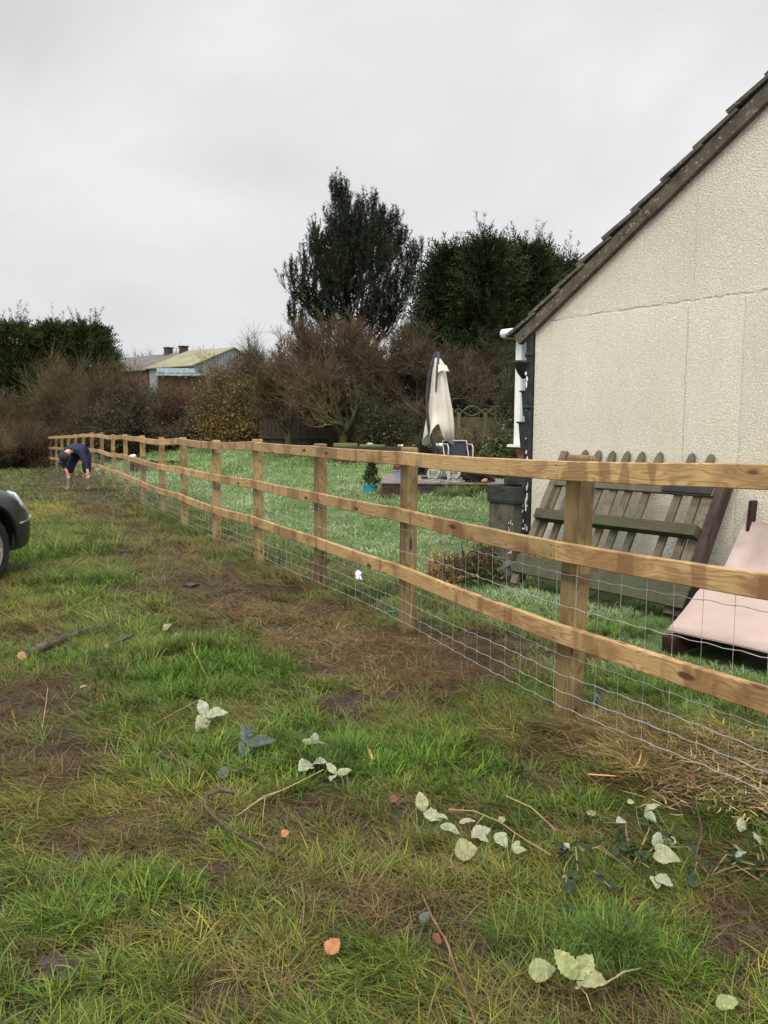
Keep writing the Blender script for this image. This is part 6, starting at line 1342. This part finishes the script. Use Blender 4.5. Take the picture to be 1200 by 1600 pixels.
# ------------------------------------------------------------ man bending down at the far fence
def skin_body(name, verts, edges, mat, parent, sub=2, root=0):
    me = bpy.data.meshes.new(name); me.from_pydata([v[:3] for v in verts], edges, []); me.materials.append(MATS[mat]); o = bpy.data.objects.new(name, me); link(o, parent)
    sk = o.modifiers.new('skin', 'SKIN'); sk.use_smooth_shade = True
    for i, v in enumerate(verts):
        r = v[3]; me.skin_vertices[0].data[i].radius = (r, r if len(v) < 5 else v[4]); me.skin_vertices[0].data[i].use_root = (i == root)
    sb = o.modifiers.new('sub', 'SUBSURF'); sb.levels = sub; sb.render_levels = sub; return o
fm = gp(122, 767); man = thing('person', 'person in navy overalls, cap and muddy boots bending down at the far fence', 'person', (fm.x, fm.y, fm.z))
def hand(V, E, w, d, s=1):
    """palm, four fingers of unequal length and a side thumb grown from wrist index w along d"""
    d = Vector(d).normalized(); sd = d.cross(Vector((0, 1, .2))).normalized(); b = Vector(V[w][:3]); V.append((*(b + d * .05), .026, .014)); E.append((w, len(V) - 1)); pm = len(V) - 1
    for k, l in enumerate((.062, .072, .068, .052)):
        a = b + d * .085 + sd * (k - 1.5) * .019; V.append((*a, .009)); E.append((pm, len(V) - 1)); V.append((*(a + d * l * .55 + Vector((0, -.012, 0))), .0085)); E.append((len(V) - 2, len(V) - 1)); V.append((*(a + d * l * .85 + Vector((0, -.036, 0))), .007)); E.append((len(V) - 2, len(V) - 1))
    a = b + d * .03 - sd * .03; V.append((*a, .011)); E.append((pm, len(V) - 1)); V.append((*(a + d * .045 - sd * .015 + Vector((0, -.015, 0))), .009)); E.append((len(V) - 2, len(V) - 1))
V = [(.0, .26, .84, .13), (-.02, .08, .93, .13), (-.04, -.10, .93, .13), (-.08, -.22, .88, .06), (-.15, -.30, .80, .082), (-.165, -.36, .74, .085), (-.175, -.40, .68, .055),
     (.13, -.12, .87, .06), (.23, -.17, .64, .045), (.30, -.22, .44, .032), (-.21, -.12, .85, .06), (-.25, -.22, .62, .045), (-.14, -.24, .43, .032),
     (-.12, .24, .78, .10), (-.17, .0, .47, .065), (-.195, .02, .12, .025), (-.198, .0, .08, .012), (.12, .26, .78, .10), (.16, .12, .47, .065), (.198, .16, .12, .025), (.2, .14, .08, .012)]
E = [(0, 1), (1, 2), (2, 3), (3, 4), (4, 5), (5, 6), (2, 7), (7, 8), (8, 9), (2, 10), (10, 11), (11, 12), (0, 13), (13, 14), (14, 15), (15, 16), (0, 17), (17, 18), (18, 19), (19, 20)]
hand(V, E, 9, (.15, -.1, -1)); hand(V, E, 12, (.3, 0, -1)); body = skin_body('body', V, E, 'skin', man)
V2 = [(.0, .27, .85, .155, .15), (-.02, .08, .945, .17, .15), (-.04, -.10, .94, .19, .14), (.14, -.12, .87, .085), (.235, -.17, .64, .068), (.29, -.215, .475, .048), (-.22, -.12, .85, .085), (-.26, -.22, .62, .068), (-.17, -.235, .49, .05),
      (-.12, .24, .78, .125), (-.17, .0, .50, .10), (-.185, .01, .37, .092), (.12, .26, .78, .125), (.16, .12, .50, .10), (.17, .13, .37, .092), (-.085, -.225, .875, .085)]
E2 = [(0, 1), (1, 2), (2, 3), (3, 4), (4, 5), (2, 6), (6, 7), (7, 8), (0, 9), (9, 10), (10, 11), (0, 12), (12, 13), (13, 14), (2, 15)]
skin_body('overalls', V2, E2, 'navy_cloth', man)
for s in ((-.185, .01, -.20, .02, -.20, -.13), (.17, .13, .20, .16, .215, .02)):
    skin_body('boot', [(s[0], s[1], .44, .075), (s[0] * .6 + s[2] * .4, s[1], .25, .066), (s[2], s[3], .09, .052), (s[2], s[3] - .02, .045, .05, .042), (s[4], s[5], .04, .045, .035), (s[4], s[5] - .05, .035, .035, .028)], [(0, 1), (1, 2), (2, 3), (3, 4), (4, 5)], 'boot_rubber', man)
mb = MB(); Mc = Euler((R(125), 0, R(-8))); mb.lathe([(.10, -.03), (.112, .0), (.11, .05), (.085, .09), (.04, .112), (0, .116)], (-.155, -.335, .775), 18, rot=Mc); cp = mb.build('cap', 'cap_cloth', man, smooth=True)
mb = MB(); mb.box((-.175, -.30, .665), (.15, .10, .012), rot=Euler((R(60), 0, 0))); mb.build('cap_peak', 'cap_cloth', cp, bevel=.005)
mb = MB(); hd = Euler((R(125), 0, R(-8)));
for s in (-1, 1): mb.lathe([(0, -.012), (.02, 0), (0, .012)], (-.165 + s * .088, -.335, .73), 8)
mb.build('ear', 'skin', body, smooth=True)
stick('pliers', [(0, 0), (1, 1)], .01, .01, 'dark_metal', 'x') if 0 else None

# ------------------------------------------------------------ car, front wing seen at the left edge
car = thing('parked_car', 'dark grey car parked on the grass, only its front wing and wheel showing', 'car', (-4.77, 4.23, G(-4.2, 6) + .0), -.16)
st_ = [(0.0, .62, .42, .60), (.05, .76, .32, .78), (.25, .84, .26, .95), (.8, .86, .25, .98), (1.5, .87, .24, .97), (2.3, .87, .24, .96), (2.9, .87, .24, .95), (3.25, .865, .24, .93), (3.5, .86, .24, .90), (3.72, .845, .24, .855), (3.88, .815, .22, .79), (4.02, .765, .22, .70), (4.12, .70, .23, .60), (4.19, .60, .28, .50)]
mb = MB(); V = []; m = 13
for y, w, zb_, zt_ in st_:
    H_ = zt_ - zb_; half = [(0, zb_), (w * .80, zb_), (w * .95, zb_ + H_ * .10), (w * .995, zb_ + H_ * .32), (w, zb_ + H_ * .55), (w * .975, zb_ + H_ * .78), (w * .86, zb_ + H_ * .94), (w * .5, zb_ + H_ * 1.0), (0, zb_ + H_ * 1.02)]
    ring = [(x, z) for x, z in half] + [(-x, z) for x, z in half[-2:0:-1]]; V += [(x, y, z) for x, z in ring]; m = len(ring)
F_ = [(i * m + j, i * m + (j + 1) % m, (i + 1) * m + (j + 1) % m, (i + 1) * m + j) for i in range(len(st_) - 1) for j in range(m)]; mb.add(V, F_); mb.add(V[:m], [tuple(range(m))[::-1]]); mb.add(V[-m:], [tuple(range(m))])
bmh = bmesh.new(); tmp = mb.build('tmp_hull', ['car_paint', 'car_plastic']); bmh.from_mesh(tmp.data); bmesh.ops.remove_doubles(bmh, verts=bmh.verts, dist=1e-5); bmesh.ops.recalc_face_normals(bmh, faces=bmh.faces); bmesh.ops.subdivide_edges(bmh, edges=[e for e in bmh.edges], cuts=1, use_grid_fill=True)
bmh.to_mesh(tmp.data); bmh.free(); ss_ = tmp.modifiers.new('s', 'SUBSURF'); ss_.levels = 1; ss_.render_levels = 1
cuts = []
for wy in (.85, 3.25):
    for s in (-1, 1):
        c = MB(); k = 40; a = np.arange(k) * 2 * math.pi / k; Vc = [(s * x, wy + .372 * math.cos(t), .33 + .372 * math.sin(t)) for x in (.60, 1.1) for t in a]; c.add(Vc, [(j, (j + 1) % k, k + (j + 1) % k, k + j) for j in range(k)]); c.add(Vc, [tuple(range(k))[::-1], tuple(range(k, 2 * k))] if True else [])
        oc = c.build('cut', ['car_paint', 'car_plastic']); b3 = bmesh.new(); b3.from_mesh(oc.data); bmesh.ops.remove_doubles(b3, verts=b3.verts, dist=1e-6); bmesh.ops.recalc_face_normals(b3, faces=b3.faces); b3.to_mesh(oc.data); b3.free(); oc.data.polygons.foreach_set('material_index', [1] * len(oc.data.polygons))
        bo = tmp.modifiers.new('b', 'BOOLEAN'); bo.operation = 'DIFFERENCE'; bo.object = oc; bo.solver = 'EXACT'; cuts.append(oc)
bpy.context.view_layer.update(); dg = bpy.context.evaluated_depsgraph_get(); hm_ = bpy.data.meshes.new_from_object(tmp.evaluated_get(dg)); hm_.name = 'body'
for o in cuts + [tmp]: bpy.data.objects.remove(o, do_unlink=True)
hull = bpy.data.objects.new('body', hm_); link(hull, car)
for p in hm_.polygons: p.use_smooth = True
hm_.set_sharp_from_angle(angle=R(35)) if hasattr(hm_, 'set_sharp_from_angle') else None
def carpart(name, mat, mb, parent=car, **k): return mb.build(name, mat, parent, **k)
# glasshouse
g_ = [(.35, .70, .96), (.75, .66, 1.35), (1.2, .62, 1.47), (2.0, .62, 1.49), (2.45, .62, 1.42), (3.05, .72, .97)]
mb = MB(); V = []
for y, w, z in g_: V += [(-.80, y, .94), (-w, y, z - .03), (-w * .9, y, z), (w * .9, y, z), (w, y, z - .03), (.80, y, .94)]
mb.add(V, [(i * 6 + j, i * 6 + (j + 1) % 6, (i + 1) * 6 + (j + 1) % 6, (i + 1) * 6 + j) for i in range(5) for j in range(6)]); carpart('glasshouse', 'car_glass', mb, smooth=False, bevel=.03)
mb = MB(); V = []
for y, w, z in g_[1:5]: V += [(-w * .97, y, z - .03), (-w * .9, y, z + .012), (w * .9, y, z + .012), (w * .97, y, z - .03)]
mb.add(V, [(i * 4 + j, i * 4 + j + 1, (i + 1) * 4 + j + 1, (i + 1) * 4 + j) for i in range(3) for j in range(3)]); r_ = carpart('roof', 'car_paint', mb, smooth=True); r_.modifiers.new('s', 'SOLIDIFY').thickness = .02
for s in (-1, 1):
    mb = MB()
    for a, b_ in (((.80, .38, .94), (.67, .76, 1.35)), ((.80, 1.75, .94), (.63, 1.75, 1.47)), ((.80, 3.03, .95), (.635, 2.44, 1.42))): mb.tube([(s * a[0], a[1], a[2]), (s * b_[0], b_[1], b_[2])], .035, 6)
    carpart('pillar', 'car_paint', mb)
    # headlight wraps the corner
    mb = MB(); V = []; nn = 9
    for i in range(nn):
        f = i / (nn - 1); y = 3.80 + .19 * f; xx = np.interp(y, [q[0] for q in st_], [q[1] for q in st_]); zt_ = np.interp(y, [q[0] for q in st_], [q[3] for q in st_])
        V += [(s * (xx * .80 + .0), y + .02, zt_ - .015), (s * (xx * .905), y + .015, zt_ - .035 - .01 * math.sin(f * 3.1)), (s * (xx * .99), y + .01, zt_ - .13 - .03 * math.sin(f * 3.1)), (s * (xx * .985), y + .0, zt_ - .17)]
    mb.add(V, [(i * 4 + j, i * 4 + j + 1, (i + 1) * 4 + j + 1, (i + 1) * 4 + j) for i in range(nn - 1) for j in range(3)]); h_ = carpart('headlight', 'headlamp_glass', mb, smooth=True); h_.modifiers.new('s', 'SOLIDIFY').thickness = .03
    mb = MB(); V = []
    for i in range(8):
        y = 3.70 + .47 * i / 7; xx = np.interp(y, [q[0] for q in st_], [q[1] for q in st_]) + .006; V.append((s * xx, y, .515 + .004 * i))
    mb.tube(V, .010, 6); carpart('bumper_strip', 'chrome', mb)
    mb = MB(); k = 24; V = []
    for i in range(k + 1):
        a = -.35 + (math.pi + .7) * i / k; V.append((s * (.868 if True else 0), 3.25 + .392 * math.cos(a), .33 + .392 * math.sin(a)))
    mb.tube([v for v in V if v[2] > .27], .022, 8); carpart('wheel_arch_trim', 'car_plastic', mb, smooth=True)
    mb = MB(); mb.box((s * .72, .06, .78), (.16, .08, .22)); carpart('tail_light', 'tail_lamp', mb, bevel=.02)
    mb = MB(); mb.box((s * .93, 2.72, 1.0), (.17, .10, .13)); carpart('mirror', 'car_paint', mb, bevel=.035)
    for dy in (1.2, 2.2):
        mb = MB(); mb.box((s * .878, dy + .25, .80), (.03, .17, .025)); carpart('door_handle', 'car_paint', mb, bevel=.008)
    for wy in (.85, 3.25):
        wt = bpy.data.objects.new('wheel', None); link(wt, car); wt.location = (s * .755, wy, .315)
        Ry = Euler((0, R(90), 0)); mb = MB(); mb.lathe([(.205, -.095), (.255, -.10), (.30, -.088), (.314, -.055), (.316, 0), (.314, .055), (.30, .088), (.255, .10), (.205, .095)], (0, 0, 0), 40, rot=Ry)
        for q in range(40):
            a = q * 2 * math.pi / 40; mb.box((.045 * (-1 if q % 2 else 1), .3165 * math.cos(a), .3165 * math.sin(a)), (.07, .02, .006), rot=Euler((a - math.pi / 2, 0, 0)))
        mb.build('tyre', 'tyre', wt, smooth=True)
        mb = MB(); mb.lathe([(.03, .06), (.045, .075), (.05, .05)], (0, 0, 0), 16, rot=Euler((0, R(90 * s), 0))); mb.lathe([(.19, -.08), (.205, -.09), (.21, .0), (.205, .09), (.19, .085), (.185, .03), (.18, -.06)], (0, 0, 0), 36, rot=Ry)
        for q in range(7):
            a = q * 2 * math.pi / 7; mb.box((s * .055, .115 * math.cos(a), .115 * math.sin(a)), (.028, .15, .042), rot=Euler((a, 0, 0)))
        mb.build('rim', 'alloy', wt, smooth=False)
# ---- end
bpy.context.view_layer.update()
